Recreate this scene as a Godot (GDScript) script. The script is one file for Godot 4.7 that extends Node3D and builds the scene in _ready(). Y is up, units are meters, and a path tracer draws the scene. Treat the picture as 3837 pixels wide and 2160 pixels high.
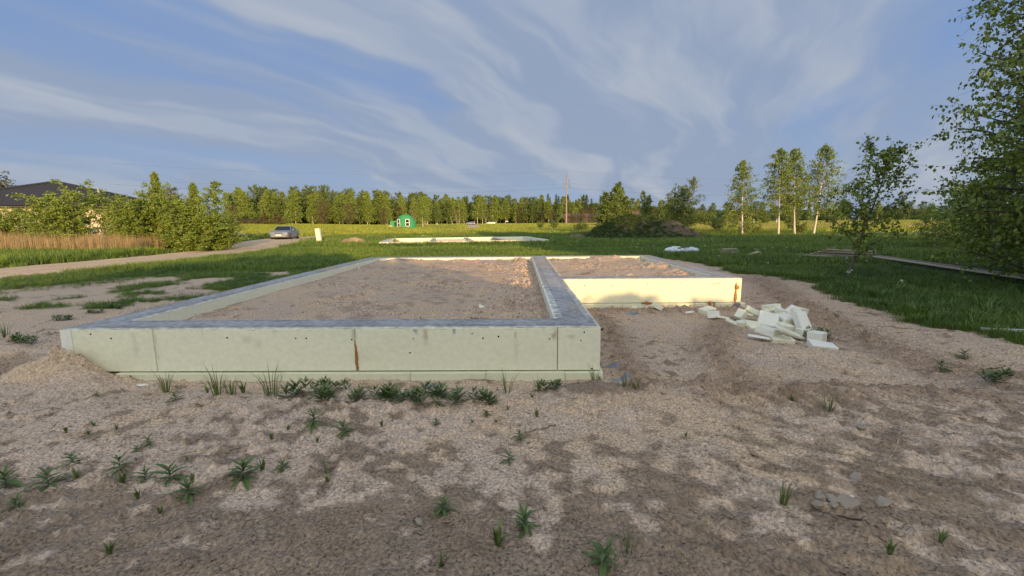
extends Node3D
# Building site at low evening sun: a foam-clad foundation ring filled with sand, meadow, birches and a far wood.
# Helper convention: points are given as (x, y, f) with f = metres ahead of the camera; P() turns that into Godot's -z.

var rng := RandomNumberGenerator.new()
var n_big := FastNoiseLite.new()
var n_mid := FastNoiseLite.new()
var n_fine := FastNoiseLite.new()
var n_clod := FastNoiseLite.new()
var n_streak := FastNoiseLite.new()
var mats := {}
var road_pts: Array[Vector2] = []

class MB:
	var v := PackedVector3Array()
	var n := PackedVector3Array()
	var c := PackedColorArray()
	var uv := PackedVector2Array()
	var i := PackedInt32Array()
	func vert(p: Vector3, col := Color.WHITE) -> int:
		v.append(p)
		c.append(col)
		return v.size() - 1
	func tri(a: Vector3, b: Vector3, d: Vector3, col := Color.WHITE) -> void:
		var k := v.size()
		v.append(a); v.append(b); v.append(d)
		c.append(col); c.append(col); c.append(col)
		i.append(k); i.append(k + 1); i.append(k + 2)
	func quad(a: Vector3, b: Vector3, d: Vector3, e: Vector3, col := Color.WHITE) -> void:
		var k := v.size()
		v.append(a); v.append(b); v.append(d); v.append(e)
		c.append(col); c.append(col); c.append(col); c.append(col)
		i.append(k); i.append(k + 1); i.append(k + 2)
		i.append(k); i.append(k + 2); i.append(k + 3)
	func mesh(m: Material) -> ArrayMesh:
		var a := []
		a.resize(Mesh.ARRAY_MAX)
		a[Mesh.ARRAY_VERTEX] = v
		if n.size() == v.size(): a[Mesh.ARRAY_NORMAL] = n
		if c.size() == v.size(): a[Mesh.ARRAY_COLOR] = c
		if uv.size() == v.size(): a[Mesh.ARRAY_TEX_UV] = uv
		a[Mesh.ARRAY_INDEX] = i
		var am := ArrayMesh.new()
		am.add_surface_from_arrays(Mesh.PRIMITIVE_TRIANGLES, a)
		am.surface_set_material(0, m)
		return am

func P(x: float, y: float, f: float) -> Vector3:
	return Vector3(x, y, -f)

func lin(r: float, g: float, b: float) -> Color:
	return Color(r, g, b).linear_to_srgb()

func sstep(a: float, b: float, x: float) -> float:
	return smoothstep(a, b, x)

func bump2(x: float, f: float, cx: float, cf: float, rx: float, rf: float) -> float:
	var dx := (x - cx) / rx
	var df := (f - cf) / rf
	var q := dx * dx + df * df
	return exp(-q) if q < 9.0 else 0.0

# ---------- mesh helpers
func box(mb: MB, t: Transform3D, size: Vector3, ch := 0.004, col := Color.WHITE, jit := 0.0) -> void:
	var h := size * 0.5
	ch = minf(ch, minf(h.x, minf(h.y, h.z)) * 0.6)
	var p := []
	for k in 8:
		var s := Vector3(1 if k & 1 else -1, 1 if k & 2 else -1, 1 if k & 4 else -1)
		var j := Vector3.ZERO
		if jit > 0.0: j = Vector3(rng.randf_range(-jit, jit), rng.randf_range(-jit, jit), rng.randf_range(-jit, jit))
		var e := s * h + j
		p.append([t * (e - Vector3(0, s.y * ch, s.z * ch)), t * (e - Vector3(s.x * ch, 0, s.z * ch)), t * (e - Vector3(s.x * ch, s.y * ch, 0))])
	var faces := [[0, 0, 2, 6, 4], [0, 1, 5, 7, 3], [1, 0, 4, 5, 1], [1, 2, 3, 7, 6], [2, 0, 1, 3, 2], [2, 4, 6, 7, 5]]
	for q in faces:
		mb.quad(p[q[1]][q[0]], p[q[2]][q[0]], p[q[3]][q[0]], p[q[4]][q[0]], col)
	for k in 8:
		mb.tri(p[k][0], p[k][1], p[k][2], col)
		for ax in 3:
			var bit := 1 << ax
			if k & bit == 0:
				var m: int = k | bit
				var a1 := (ax + 1) % 3
				var a2 := (ax + 2) % 3
				mb.quad(p[k][a1], p[m][a1], p[m][a2], p[k][a2], col)

func tube(mb: MB, pts: Array, rad: Array, sides := 6, col := Color.WHITE, cap := false) -> void:
	var base := mb.v.size()
	var m := pts.size()
	for k in m:
		var d: Vector3
		if k == 0: d = pts[1] - pts[0]
		elif k == m - 1: d = pts[k] - pts[k - 1]
		else: d = pts[k + 1] - pts[k - 1]
		d = d.normalized()
		var a := d.cross(Vector3(0, 0, 1) if absf(d.z) < 0.8 else Vector3(1, 0, 0)).normalized()
		var b := d.cross(a)
		for s in sides:
			var an := TAU * s / sides
			var nn := a * cos(an) + b * sin(an)
			mb.v.append(pts[k] + nn * rad[k])
			mb.n.append(nn)
			mb.c.append(col)
	for k in m - 1:
		for s in sides:
			var q0 := base + k * sides + s
			var q1 := base + k * sides + (s + 1) % sides
			mb.i.append_array(PackedInt32Array([q0, q0 + sides, q1, q1, q0 + sides, q1 + sides]))
	if cap:
		for e in [0, m - 1]:
			var dn: Vector3 = ((pts[1] - pts[0]) if e == 0 else (pts[m - 1] - pts[m - 2])).normalized() * (-1.0 if e == 0 else 1.0)
			var c0 := mb.v.size()
			mb.v.append(pts[e]); mb.n.append(dn); mb.c.append(col)
			for s in sides:
				mb.v.append(mb.v[base + e * sides + s]); mb.n.append(dn); mb.c.append(col)
			for s in sides:
				mb.i.append_array(PackedInt32Array([c0, c0 + 1 + s, c0 + 1 + (s + 1) % sides]))

# a regular grid surface: fn(a, b) -> [Vector3, Color]; it faces along da x db
func sheet(mb: MB, na: int, nb: int, fn: Callable) -> void:
	var base := mb.v.size()
	for b in nb + 1:
		for a in na + 1:
			var q: Array = fn.call(float(a) / na, float(b) / nb)
			mb.v.append(q[0]); mb.c.append(q[1])
	for b in nb:
		for a in na:
			var k := base + b * (na + 1) + a
			mb.i.append_array(PackedInt32Array([k, k + na + 1, k + 1, k + 1, k + na + 1, k + na + 2]))
	var w := na + 1
	var nn := PackedVector3Array()
	nn.resize((na + 1) * (nb + 1))
	for b in nb + 1:
		for a in na + 1:
			var xl: Vector3 = mb.v[base + b * w + maxi(a - 1, 0)]
			var xr: Vector3 = mb.v[base + b * w + mini(a + 1, na)]
			var yl: Vector3 = mb.v[base + maxi(b - 1, 0) * w + a]
			var yr: Vector3 = mb.v[base + mini(b + 1, nb) * w + a]
			nn[b * w + a] = (xr - xl).cross(yr - yl).normalized()
	mb.n.append_array(nn)

# ---------- naming
var used := {}
func numbered(called: String) -> String:
	var k: int = used.get(called, 0)
	used[called] = k + 1
	return called if k == 0 else "%s_%03d" % [called, k]

func tag(o: Node, label: String, category: String, group := "") -> Node:
	o.set_meta("label", label)
	o.set_meta("category", category)
	if group != "": o.set_meta("group", group)
	return o

func thing(called: String, label: String, category: String, at := Vector3.ZERO, turn := 0.0, group := "") -> Node3D:
	var o := Node3D.new()
	o.name = numbered(called)
	add_child(o)
	o.position = at
	o.rotation.y = turn
	tag(o, label, category, group)
	return o

func part(called: String, m: Mesh, parent: Node, t := Transform3D.IDENTITY) -> MeshInstance3D:
	var o := MeshInstance3D.new()
	o.name = called
	o.mesh = m
	o.transform = t
	parent.add_child(o, true)
	return o

func single(called: String, m: Mesh, label: String, category: String, group := "", t := Transform3D.IDENTITY) -> MeshInstance3D:
	var o := MeshInstance3D.new()
	o.name = numbered(called)
	o.mesh = m
	o.transform = t
	add_child(o)
	tag(o, label, category, group)
	return o

func structure(called: String, m: Mesh) -> MeshInstance3D:
	var o := MeshInstance3D.new()
	o.name = numbered(called)
	o.mesh = m
	add_child(o)
	o.set_meta("kind", "structure")
	o.set_meta("label", called.replace("_", " "))
	return o

# ---------- materials
func noise_img(seed_: int, freq: float, size := 512, octaves := 4, kind := FastNoiseLite.TYPE_SIMPLEX_SMOOTH) -> Image:
	var n := FastNoiseLite.new()
	n.seed = seed_
	n.noise_type = kind
	n.frequency = freq
	n.fractal_octaves = octaves
	return n.get_seamless_image(size, size)

# grey texture between lo and 1, from one or two noise images
func grain(seed_: int, f1: float, f2: float, lo: float, size := 512, hard := 1.0) -> ImageTexture:
	var a := noise_img(seed_, f1, size).get_data()
	var b := noise_img(seed_ + 7, f2, size, 3).get_data()
	var out := PackedByteArray()
	out.resize(size * size)
	for k in size * size:
		var q := (a[k] * 0.5 + b[k] * 0.5) / 255.0
		q = clampf((q - 0.5) * hard * 1.6 + 0.5, 0.0, 1.0)
		out[k] = int(255.0 * (lo + (1.0 - lo) * q))
	var im := Image.create_from_data(size, size, false, Image.FORMAT_L8, out)
	return ImageTexture.create_from_image(im)

func mat(name_: String, col: Color, rough := 0.85, metal := 0.0, vc := false) -> StandardMaterial3D:
	if mats.has(name_): return mats[name_]
	var m := StandardMaterial3D.new()
	m.resource_name = name_
	m.albedo_color = col
	m.roughness = rough
	m.metallic = metal
	m.vertex_color_use_as_albedo = vc
	mats[name_] = m
	return m

func tri_tex(m: StandardMaterial3D, albedo: Texture2D, scale: float, bump: Texture2D = null, depth := 1.0) -> StandardMaterial3D:
	m.uv1_triplanar = true
	m.uv1_world_triplanar = true
	m.uv1_scale = Vector3.ONE * scale
	if albedo: m.albedo_texture = albedo
	if bump:
		m.heightmap_enabled = true
		m.heightmap_texture = bump
		m.heightmap_scale = depth
	return m

# ---------- the lie of the land
func road_dist(x: float, f: float) -> float:
	var best := 1e9
	for k in road_pts.size() - 1:
		var a := road_pts[k]
		var b := road_pts[k + 1]
		if absf(x - a.x) > 40.0 and absf(x - b.x) > 40.0: continue
		if f < minf(a.y, b.y) - 12.0 or f > maxf(a.y, b.y) + 12.0: continue
		var ab := b - a
		var t := clampf((Vector2(x, f) - a).dot(ab) / ab.length_squared(), 0.0, 1.0)
		best = minf(best, Vector2(x, f).distance_to(a + ab * t))
	return best

func mound_h(x: float, f: float) -> float:
	# overgrown heap of topsoil
	var h := 2.15 * bump2(x, f, 11.9, 44.0, 3.7, 3.2) + 0.55 * bump2(x, f, 9.0, 43.5, 2.2, 2.6) + 0.75 * bump2(x, f, 15.0, 42.2, 1.7, 1.7)
	return h

func broad(x: float, f: float) -> float:
	var y := 0.0
	if f > 25.0: y += 0.0048 * minf(f - 25.0, 215.0)
	if x < -20.0 and f > 18.0:
		y += 1.35 * bump2(x, f, -86.0, 128.0, 34.0, 42.0)
		y += 0.75 * bump2(x, f, -40.0, 42.0, 12.0, 13.0)
	if f > 38.0 and x > -30.0: y -= 0.35 * bump2(x, f, -28.0, 115.0, 30.0, 45.0)
	return y

# banks of freshly turned damp sand pushed up by wheels and shovels
const SPOIL := [[0.24, [1.62, 8.6], [1.61, 7.4], [1.49, 6.4], [1.37, 5.05], [1.38, 4.45]], [0.30, [4.0, 8.3], [3.03, 6.85], [2.72, 6.0], [2.61, 4.9], [2.1, 4.45]], [0.42, [7.5, 14.2], [6.35, 10.7], [5.75, 8.3], [5.45, 6.8], [5.35, 5.8], [5.5, 5.0], [5.7, 4.6]], [0.26, [1.3, 9.25], [3.0, 9.15], [4.9, 9.3]], [0.3, [1.9, 4.35], [2.6, 4.55], [3.6, 4.6], [4.6, 4.35]]]
func spoil(x: float, f: float) -> float:
	if x < 0.8 or x > 8.5 or f < 3.6 or f > 15.0: return 0.0
	var best := 0.0
	for l in SPOIL:
		for k in range(1, l.size() - 1):
			var a := Vector2(l[k][0], l[k][1])
			var ab := Vector2(l[k + 1][0], l[k + 1][1]) - a
			var t := clampf((Vector2(x, f) - a).dot(ab) / ab.length_squared(), 0.0, 1.0)
			var d: float = Vector2(x, f).distance_to(a + ab * t) / l[0]
			if d < 2.2: best = maxf(best, exp(-d * d))
	return best

func streak(x: float, f: float) -> float:
	# drag marks lie slantwise over the open ground, one way on either side
	if x > -0.4: return n_streak.get_noise_2d((x * 0.83 - f * 0.55) * 0.55, (x * 0.55 + f * 0.83) * 8.0)
	return n_streak.get_noise_2d((x * 0.95 + f * 0.3) * 0.8 + 30.0, (-x * 0.3 + f * 0.95) * 6.0)

func ground_h(x: float, f: float) -> float:
	var y := broad(x, f)
	if f < 30.0 and f > -4.0 and x > -14.0 and x < 12.0:
		# the plot: dug a little round the footing, a low weedy berm in front, spoil at the corner
		var inx := sstep(-7.6, -6.4, x) * (1.0 - sstep(5.6, 7.0, x))
		var inf := sstep(4.35, 4.95, f) * (1.0 - sstep(17.0, 18.5, f))
		y -= 0.11 * inx * inf
		y += 0.035 * exp(-pow((f - 4.25 + 0.1 * sin(x * 1.3)) / 0.35, 2.0)) * sstep(-5.0, -4.0, x) * (1.0 - sstep(1.4, 2.2, x))
		y += 0.12 * bump2(x, f, 0.72, 4.62, 0.42, 0.22) + 0.06 * bump2(x, f, 1.6, 4.35, 0.8, 0.3)
		y += (0.33 * bump2(x, f, -5.58, 5.08, 0.34, 0.22) + 0.16 * bump2(x, f, -5.15, 4.92, 0.45, 0.3) + 0.10 * bump2(x, f, -5.95, 5.0, 0.5, 0.35)) * (1.0 + 0.55 * n_mid.get_noise_2d(x * 3.0, f * 3.0) + 0.30 * n_fine.get_noise_2d(x * 1.5, f * 1.5))
		y += 0.10 * bump2(x, f, -6.5, 4.75, 0.9, 0.5)
		y -= 0.22 * bump2(x, f, -6.9, 5.6, 0.75, 0.5)
		y += 0.10 * bump2(x, f, -8.2, 6.4, 0.8, 0.5)
		# ruts and spoil ridges between the wing and the meadow
		y += 0.10 * bump2(x, f, 3.9, 6.15, 0.9, 0.22) - 0.07 * bump2(x, f, 4.6, 7.2, 0.8, 0.8)
		var sp := spoil(x, f)
		y += 0.10 * sp * (0.75 + 0.9 * n_mid.get_noise_2d(x * 1.6, f * 1.6))
		y -= 0.05 * exp(-pow((x - 5.25 - 0.10 * (f - 7.0)) / 0.25, 2.0)) * sstep(4.4, 5.4, f) * (1.0 - sstep(9.0, 11.0, f))
		y += 0.10 * bump2(x, f, 5.5, 4.9, 0.5, 0.25)
	return y

func relief(x: float, f: float) -> float:
	# loose sand: clods, prints and drag marks, near the plot only
	if f > 30.0 or f < 0.5: return n_mid.get_noise_2d(x * 0.4, f * 0.4) * 0.06
	var fade := 1.0 - sstep(14.0, 26.0, f)
	var r := n_mid.get_noise_2d(x * 1.2, f * 1.2) * 0.022
	var rough_ := 0.35 + 0.8 * sstep(-0.15, 0.3, n_big.get_noise_2d(x * 3.1 + 40.0, f * 3.1)) + 0.9 * spoil(x, f)
	r += n_fine.get_noise_2d(x, f) * 0.020 * rough_
	var cl := n_clod.get_noise_2d(x, f)
	r += maxf(cl - 0.10, 0.0) * 0.075 * rough_
	# track marks on the open ground
	var diag := 0.25 + 0.75 * sstep(0.8, 2.2, x) + 0.35 * (1.0 - sstep(-3.0, -1.0, x))
	diag *= 1.0 - sstep(4.6, 5.6, f)
	if diag > 0.01:
		r += diag * streak(x, f) * 0.034 * (0.5 + sstep(-0.2, 0.35, n_big.get_noise_2d(x * 2.4 + 9.0, f * 2.4 - 5.0)))
	return r * fade + n_mid.get_noise_2d(x * 0.4, f * 0.4) * 0.05 * (1.0 - fade)

func surface_h(x: float, f: float) -> float:
	return ground_h(x, f) + relief(x, f)

func right_edge(f: float) -> float:
	# where the meadow begins beside the plot
	var e := [[5.0, 7.9], [6.5, 7.4], [7.1, 7.1], [8.1, 7.2], [9.3, 7.4], [11.1, 8.1], [12.8, 8.6], [15.0, 7.5], [21.2, 7.9], [24.0, 5.0], [40.0, 4.0]]
	if f <= 5.0: return 7.9 + (5.0 - f) * 0.9
	for k in e.size() - 1:
		if f <= e[k + 1][0]:
			return lerpf(e[k][1], e[k + 1][1], (f - e[k][0]) / (e[k + 1][0] - e[k][0]))
	return 4.0

# how much grass grows here: 0 bare sand, 1 thick
func grass_at(x: float, f: float) -> float:
	var nb := n_big.get_noise_2d(x * 1.6, f * 1.6)
	var nm := n_mid.get_noise_2d(x * 0.9 + 31.0, f * 0.9)
	if f < 60.0 or x > -60.0:
		var rd := road_dist(x, f) if (x < -5.0 and f > 5.0) else 99.0
		if rd < 2.6 + nm * 0.8: return 0.0
		if rd < 3.6 + nm: return 0.45
	var g := 1.0
	# the plot
	if f < 26.0 and x > -18.0:
		var right_in := sstep(-0.35, 0.25, x - right_edge(f) + nm * 0.9)
		var back := sstep(16.9, 17.6, f + nb * 0.5) if x < 5.5 else sstep(20.0, 22.5, f + nm * 2.0)
		var left := 0.0
		if x < -6.0:
			var fr := 8.8 + 0.55 * (-9.0 - x) * 0.2
			left = sstep(0.02, 0.34, nb * 0.6 + nm * 0.75 + 0.10 * (f - fr - 3.0)) * sstep(fr - 1.0, fr + 0.6, f) * sstep(-6.3, -7.2, x)
			left = maxf(left, sstep(12.0, 15.0, -x + 0.0) * sstep(11.5, 14.5, f + nm * 1.5) * 0.95)
			left = maxf(left, sstep(16.0, 21.0, f + nm * 2.5 + nb * 2.0) * 0.9)
		g = maxf(maxf(right_in, back), left)
	# bare spots in the field: diggings by the far ring, the bank past the road
	g *= 1.0 - 0.85 * sstep(0.35, 0.7, bump2(x, f, 7.2, 29.0, 5.0, 1.3) + nm * 0.35)
	g *= 1.0 - 0.9 * sstep(0.35, 0.7, bump2(x, f, -13.5, 46.0, 3.5, 4.0) + nm * 0.35)
	g *= 1.0 - 0.95 * sstep(0.3, 0.65, bump2(x, f, -33.5, 53.0, 6.0, 4.5) + bump2(x, f, -27.0, 66.0, 5.0, 4.0) + nm * 0.35)
	g *= 1.0 - 0.9 * sstep(0.35, 0.7, bump2(x, f, -14.0, 37.2, 2.0, 1.2) + nm * 0.3)
	if f > 30.5 and f < 44.5 and x > -11.2 and x < 3.0: g = 0.0 if (f > 33.5 + (x + 10.6) * 0.185 and f < 42.0 + (x + 10.6) * 0.185) else g
	return clampf(g, 0.0, 1.0)

func ground_col(x: float, f: float) -> Color:
	var g := grass_at(x, f)
	var nb := n_big.get_noise_2d(x * 2.3 - 17.0, f * 2.3)
	var nm := n_mid.get_noise_2d(x * 2.1, f * 2.1 + 50.0)
	var nf := n_fine.get_noise_2d(x * 1.4 + 5.0, f * 1.4)
	# two soils lie mixed here: pale washed sand and grey-brown topsoil
	var nc := n_clod.get_noise_2d(x * 0.6, f * 0.6 - 8.0)
	var soil := 0.06 + 0.9 * sstep(0.02, 0.26, nb * 0.5 + nm * 0.36 + nf * 0.45 + nc * 0.5 - 0.26)
	if f < 8.0:
		soil *= 1.0 - 0.8 * sstep(0.2, 0.7, bump2(x, f, -5.5, 5.0, 0.7, 0.4))
		soil = maxf(soil, sstep(-0.12, 0.16, nm * 0.6 + nf * 0.5 + nc * 0.5 + 0.55 * (3.0 - f)) * 0.95 * (1.0 - sstep(3.4, 4.4, f)))
		soil = maxf(soil, sstep(-0.06, 0.22, nm * 0.5 + nf * 0.5 + nc * 0.5 + 0.06) * sstep(1.2, 3.0, x) * (1.0 - sstep(4.4, 5.2, f)))
	if f < 6.0:
		var sk := streak(x * 1.02, f)
		soil = clampf(soil + (0.75 * sstep(0.02, 0.34, sk + nf * 0.3) - 0.25) * (0.35 + 0.65 * sstep(0.6, 2.4, x)) * (1.0 - sstep(4.6, 5.8, f)), 0.0, 1.0)
	soil *= 1.0 - sstep(9.0, 14.0, f) * 0.6
	soil = maxf(soil, 0.9 * sstep(0.25, 0.6, bump2(x, f, 0.9, 4.55, 0.7, 0.28) + nf * 0.5))
	soil = maxf(soil, 0.75 * sstep(0.3, 0.7, bump2(x, f, -6.9, 5.6, 1.1, 0.7) + nf * 0.4))
	soil = maxf(soil, 0.8 * sstep(0.3, 0.6, bump2(x, f, 7.2, 29.0, 5.0, 1.3) + nf * 0.4))
	var sand := Color(0.66, 0.50, 0.365).lerp(Color(0.70, 0.51, 0.335), sstep(-0.3, 0.5, nm - nb * 0.6))
	var humus := Color(0.165, 0.116, 0.073).lerp(Color(0.255, 0.186, 0.122), sstep(-0.4, 0.4, nf))
	var bare := sand.lerp(humus, clampf(soil, 0.0, 1.0) * 0.85)
	bare = bare.lerp(Color(0.40, 0.275, 0.18).lerp(Color(0.30, 0.205, 0.135), sstep(-0.2, 0.3, nf)), spoil(x, f) * 0.75)
	if f > 28.0: bare = bare.lerp(Color(0.50, 0.37, 0.23), 0.5)
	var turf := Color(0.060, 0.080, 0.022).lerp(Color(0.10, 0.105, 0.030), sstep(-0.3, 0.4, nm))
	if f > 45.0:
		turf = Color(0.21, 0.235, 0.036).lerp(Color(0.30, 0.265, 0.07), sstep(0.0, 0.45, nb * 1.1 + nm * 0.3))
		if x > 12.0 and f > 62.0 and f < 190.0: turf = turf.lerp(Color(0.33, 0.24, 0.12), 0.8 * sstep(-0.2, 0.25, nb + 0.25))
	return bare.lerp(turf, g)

# ---------- sky, sun, camera
const SUN_TURN := 20.0   # degrees to the right of straight behind the camera
const SUN_UP := 9.0

func sun_dir() -> Vector3:
	var a := deg_to_rad(SUN_TURN)
	var e := deg_to_rad(SUN_UP)
	return Vector3(sin(a) * cos(e), sin(e), cos(a) * cos(e))

func make_sky() -> Sky:
	var w := 2048
	var h := 1024
	var data := PackedFloat32Array()
	data.resize(w * h * 3)
	var n := FastNoiseLite.new()
	n.seed = 11
	n.frequency = 0.8
	n.fractal_octaves = 4
	n.fractal_gain = 0.5
	var n2 := FastNoiseLite.new()
	n2.seed = 29
	n2.frequency = 1.3
	n2.fractal_octaves = 5
	n2.fractal_gain = 0.55
	var sd := sun_dir()
	var st := deg_to_rad(28.0)
	var along := Vector2(sin(st), -cos(st))
	var across := Vector2(cos(st), sin(st))
	for y in h:
		var el := (0.5 - (y + 0.5) / h) * PI
		if el < -0.03:
			for k in range(y * w * 3, h * w * 3, 3):
				data[k] = 0.20; data[k + 1] = 0.19; data[k + 2] = 0.15
			break
		var dy := sin(maxf(el, 0.0))
		var ce := cos(el)
		var up := clampf(el / 0.75, 0.0, 1.0)
		var blue := Color(0.40, 0.50, 0.66).lerp(Color(0.215, 0.365, 0.69), sstep(0.0, 0.42, up)).lerp(Color(0.145, 0.30, 0.70), sstep(0.35, 1.0, up))
		var k := y * w * 3
		for x in w:
			var az := TAU * (x + 0.5) / w
			var dx := sin(az) * ce
			var dz := -cos(az) * ce
			var p := Vector2(dx, dz) / (dy + 0.16)
			var pa := p.dot(along)
			var pb := p.dot(across)
			var wv := n2.get_noise_2d(pa * 0.22 + 7.0, pb * 0.3) * 0.38
			var c1 := n.get_noise_2d(pa * 0.20 + wv * 0.6, pb * 0.72 + wv)
			var c2 := n2.get_noise_2d(pa * 0.30 - 3.0, pb * 1.5 + wv * 1.6)
			var c3 := n2.get_noise_2d(pa * 0.55 + 40.0, pb * 1.9 + wv * 1.2)
			var cov := sstep(-0.42, 0.34, c1 + 0.20 * c2 + 0.10) * 0.88
			var wisp := sstep(0.22, 0.85, c2 * 0.7 + c3 * 0.6 + c1 * 0.5) * 0.42
			var veil := Color(0.365, 0.435, 0.575).lerp(Color(0.47, 0.52, 0.62), sstep(-0.1, 0.45, c2 + c1 * 0.4))
			var c := blue.lerp(veil, cov).lerp(Color(0.62, 0.64, 0.68), wisp)
			# forward scatter towards the low sun
			var g := dx * sd.x + dy * sd.y + dz * sd.z
			var glow := pow(sstep(-0.5, 1.0, g), 1.5)
			data[k] = c.r * 0.56 + 0.76 * glow; data[k + 1] = c.g * 0.575 + 0.72 * glow; data[k + 2] = c.b * 0.585 + 0.56 * glow
			k += 3
	var im := Image.create_from_data(w, h, false, Image.FORMAT_RGBF, data.to_byte_array())
	var ps := PanoramaSkyMaterial.new()
	ps.panorama = ImageTexture.create_from_image(im)
	var s := Sky.new()
	s.sky_material = ps
	return s

func setup_noise() -> void:
	n_big.seed = 3; n_big.frequency = 0.11; n_big.fractal_octaves = 3
	n_mid.seed = 5; n_mid.frequency = 0.62; n_mid.fractal_octaves = 3
	n_fine.seed = 8; n_fine.frequency = 2.6; n_fine.fractal_octaves = 3
	n_clod.seed = 13; n_clod.frequency = 6.5; n_clod.fractal_octaves = 2
	n_streak.seed = 21; n_streak.frequency = 1.0; n_streak.fractal_octaves = 3

func _ready() -> void:
	rng.seed = 4711
	setup_noise()
	var cam := Camera3D.new()
	cam.name = "camera"
	cam.fov = 66.19
	cam.near = 0.05
	cam.far = 2000.0
	cam.position = Vector3(0, 1.80, 0)
	cam.basis = Basis(Vector3.UP, 0.01726) * Basis(Vector3.RIGHT, -0.147) * Basis(Vector3.BACK, -0.00916)
	add_child(cam)
	cam.current = true
	var env := Environment.new()
	env.background_mode = Environment.BG_SKY
	env.sky = make_sky()
	env.tonemap_mode = Environment.TONE_MAPPER_LINEAR
	env.tonemap_exposure = 1.5
	env.sdfgi_enabled = true
	env.ssao_enabled = true
	env.ssil_enabled = true
	var we := WorldEnvironment.new()
	we.name = "environment"
	we.environment = env
	add_child(we)
	var sun := DirectionalLight3D.new()
	sun.name = "sun"
	sun.light_color = Color(1.0, 0.82, 0.58)
	sun.light_energy = 1.1
	sun.light_angular_distance = 0.5
	sun.shadow_enabled = true
	add_child(sun)
	sun.look_at_from_position(sun_dir() * 100.0, Vector3.ZERO)
	for q in [[-21.5, -30.0], [-21.3, 5.0], [-20.8, 17.0], [-20.0, 24.0], [-20.2, 30.0], [-21.6, 36.0], [-24.8, 46.0], [-27.2, 57.0], [-26.0, 70.0], [-20.0, 90.0], [-15.0, 106.0], [-13.5, 130.0], [-17.0, 170.0], [-21.5, 205.0], [-21.5, 232.0]]:
		road_pts.append(Vector2(q[0], q[1]))
	build_ground()
	build_road()
	build_foundation()
	build_far_foundation()
	build_mounds()
	build_buildings()
	build_trees()
	build_near_trees()
	build_shade_trees()
	build_grass()
	build_vehicles()
	build_street_things()
	build_site_clutter()
	build_weeds()

# ---------- ground
func soil_mat() -> StandardMaterial3D:
	if mats.has("soil"): return mats["soil"]
	var m := mat("soil", lin(1.0, 1.0, 1.0), 0.95, 0.0, true)
	m.albedo_color = Color(1.12, 1.12, 1.12)
	tri_tex(m, soil_tex(), 0.55, ImageTexture.create_from_image(noise_img(55, 0.045, 1024, 6)), 2.0)
	return m

# sand grain, small shadows painted in as dark specks, and pale grit
func soil_tex() -> ImageTexture:
	var size := 1024
	var a := noise_img(101, 0.05, size, 5).get_data()
	var b := noise_img(118, 0.030, size, 3).get_data()
	var c := noise_img(131, 0.085, size, 2).get_data()
	var out := PackedByteArray()
	out.resize(size * size)
	for k in size * size:
		var q := 0.70 + 0.30 * clampf((a[k] / 255.0 - 0.5) * 1.7 + 0.5, 0.0, 1.0)
		var speck_shade := clampf((c[k] + b[k] * 0.45) / 255.0 * 5.0 - 4.45, 0.0, 1.0)
		q *= 1.0 - 0.5 * speck_shade
		out[k] = int(255.0 * clampf(q, 0.0, 1.0))
	return ImageTexture.create_from_image(Image.create_from_data(size, size, false, Image.FORMAT_L8, out))

func build_ground() -> void:
	var xs := PackedFloat32Array()
	var x := 0.0
	var st := 0.032
	while x < 4.6:
		xs.append(x); x += st
	st = 0.05
	while x < 9.0:
		xs.append(x); x += st
	while x < 520.0:
		xs.append(x); x += st; st *= 1.07
	var all_x := PackedFloat32Array()
	for k in range(xs.size() - 1, 0, -1): all_x.append(-xs[k])
	all_x.append_array(xs)
	var fs := PackedFloat32Array()
	var f := -70.0
	while f < -0.5:
		fs.append(f); f += maxf(0.35, -f * 0.12)
	st = 0.026
	f = 0.9
	while f < 5.2:
		fs.append(f); f += st
	st = 0.042
	while f < 7.0:
		fs.append(f); f += st
	while f < 620.0:
		fs.append(f); f += st; st *= 1.026
	var nx := all_x.size()
	var nf := fs.size()
	var mb := MB.new()
	mb.v.resize(nx * nf); mb.c.resize(nx * nf); mb.n.resize(nx * nf)
	for b in nf:
		var ff := fs[b]
		for a in nx:
			var xx := all_x[a]
			var y := ground_h(xx, ff)
			var far_side := absf(xx) > 1.3 * absf(ff) + 6.0
			if not far_side: y += relief(xx, ff)
			if ff > 20.0 and xx < -5.0 and road_dist(xx, ff) < 3.2: y -= 0.06
			# under the sand fill and the ring the ground is out of sight
			if xx > -5.45 and xx < 0.75 and ff > 5.5 and ff < 16.4: y = -0.3
			elif xx > 0.7 and xx < 4.7 and ff > 10.0 and ff < 16.4: y = -0.3
			mb.v[b * nx + a] = Vector3(xx, y, -ff)
			mb.c[b * nx + a] = ground_col(xx, ff) if not far_side else Color(0.14, 0.13, 0.06)
	for b in nf:
		for a in nx:
			var xl := mb.v[b * nx + maxi(a - 1, 0)]
			var xr := mb.v[b * nx + mini(a + 1, nx - 1)]
			var yl := mb.v[maxi(b - 1, 0) * nx + a]
			var yr := mb.v[mini(b + 1, nf - 1) * nx + a]
			mb.n[b * nx + a] = (xr - xl).cross(yr - yl).normalized()
	mb.i.resize((nx - 1) * (nf - 1) * 6)
	var k := 0
	for b in nf - 1:
		for a in nx - 1:
			var q := b * nx + a
			mb.i[k] = q; mb.i[k + 1] = q + nx; mb.i[k + 2] = q + 1
			mb.i[k + 3] = q + 1; mb.i[k + 4] = q + nx; mb.i[k + 5] = q + nx + 1
			k += 6
	structure("ground", mb.mesh(soil_mat()))

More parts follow.
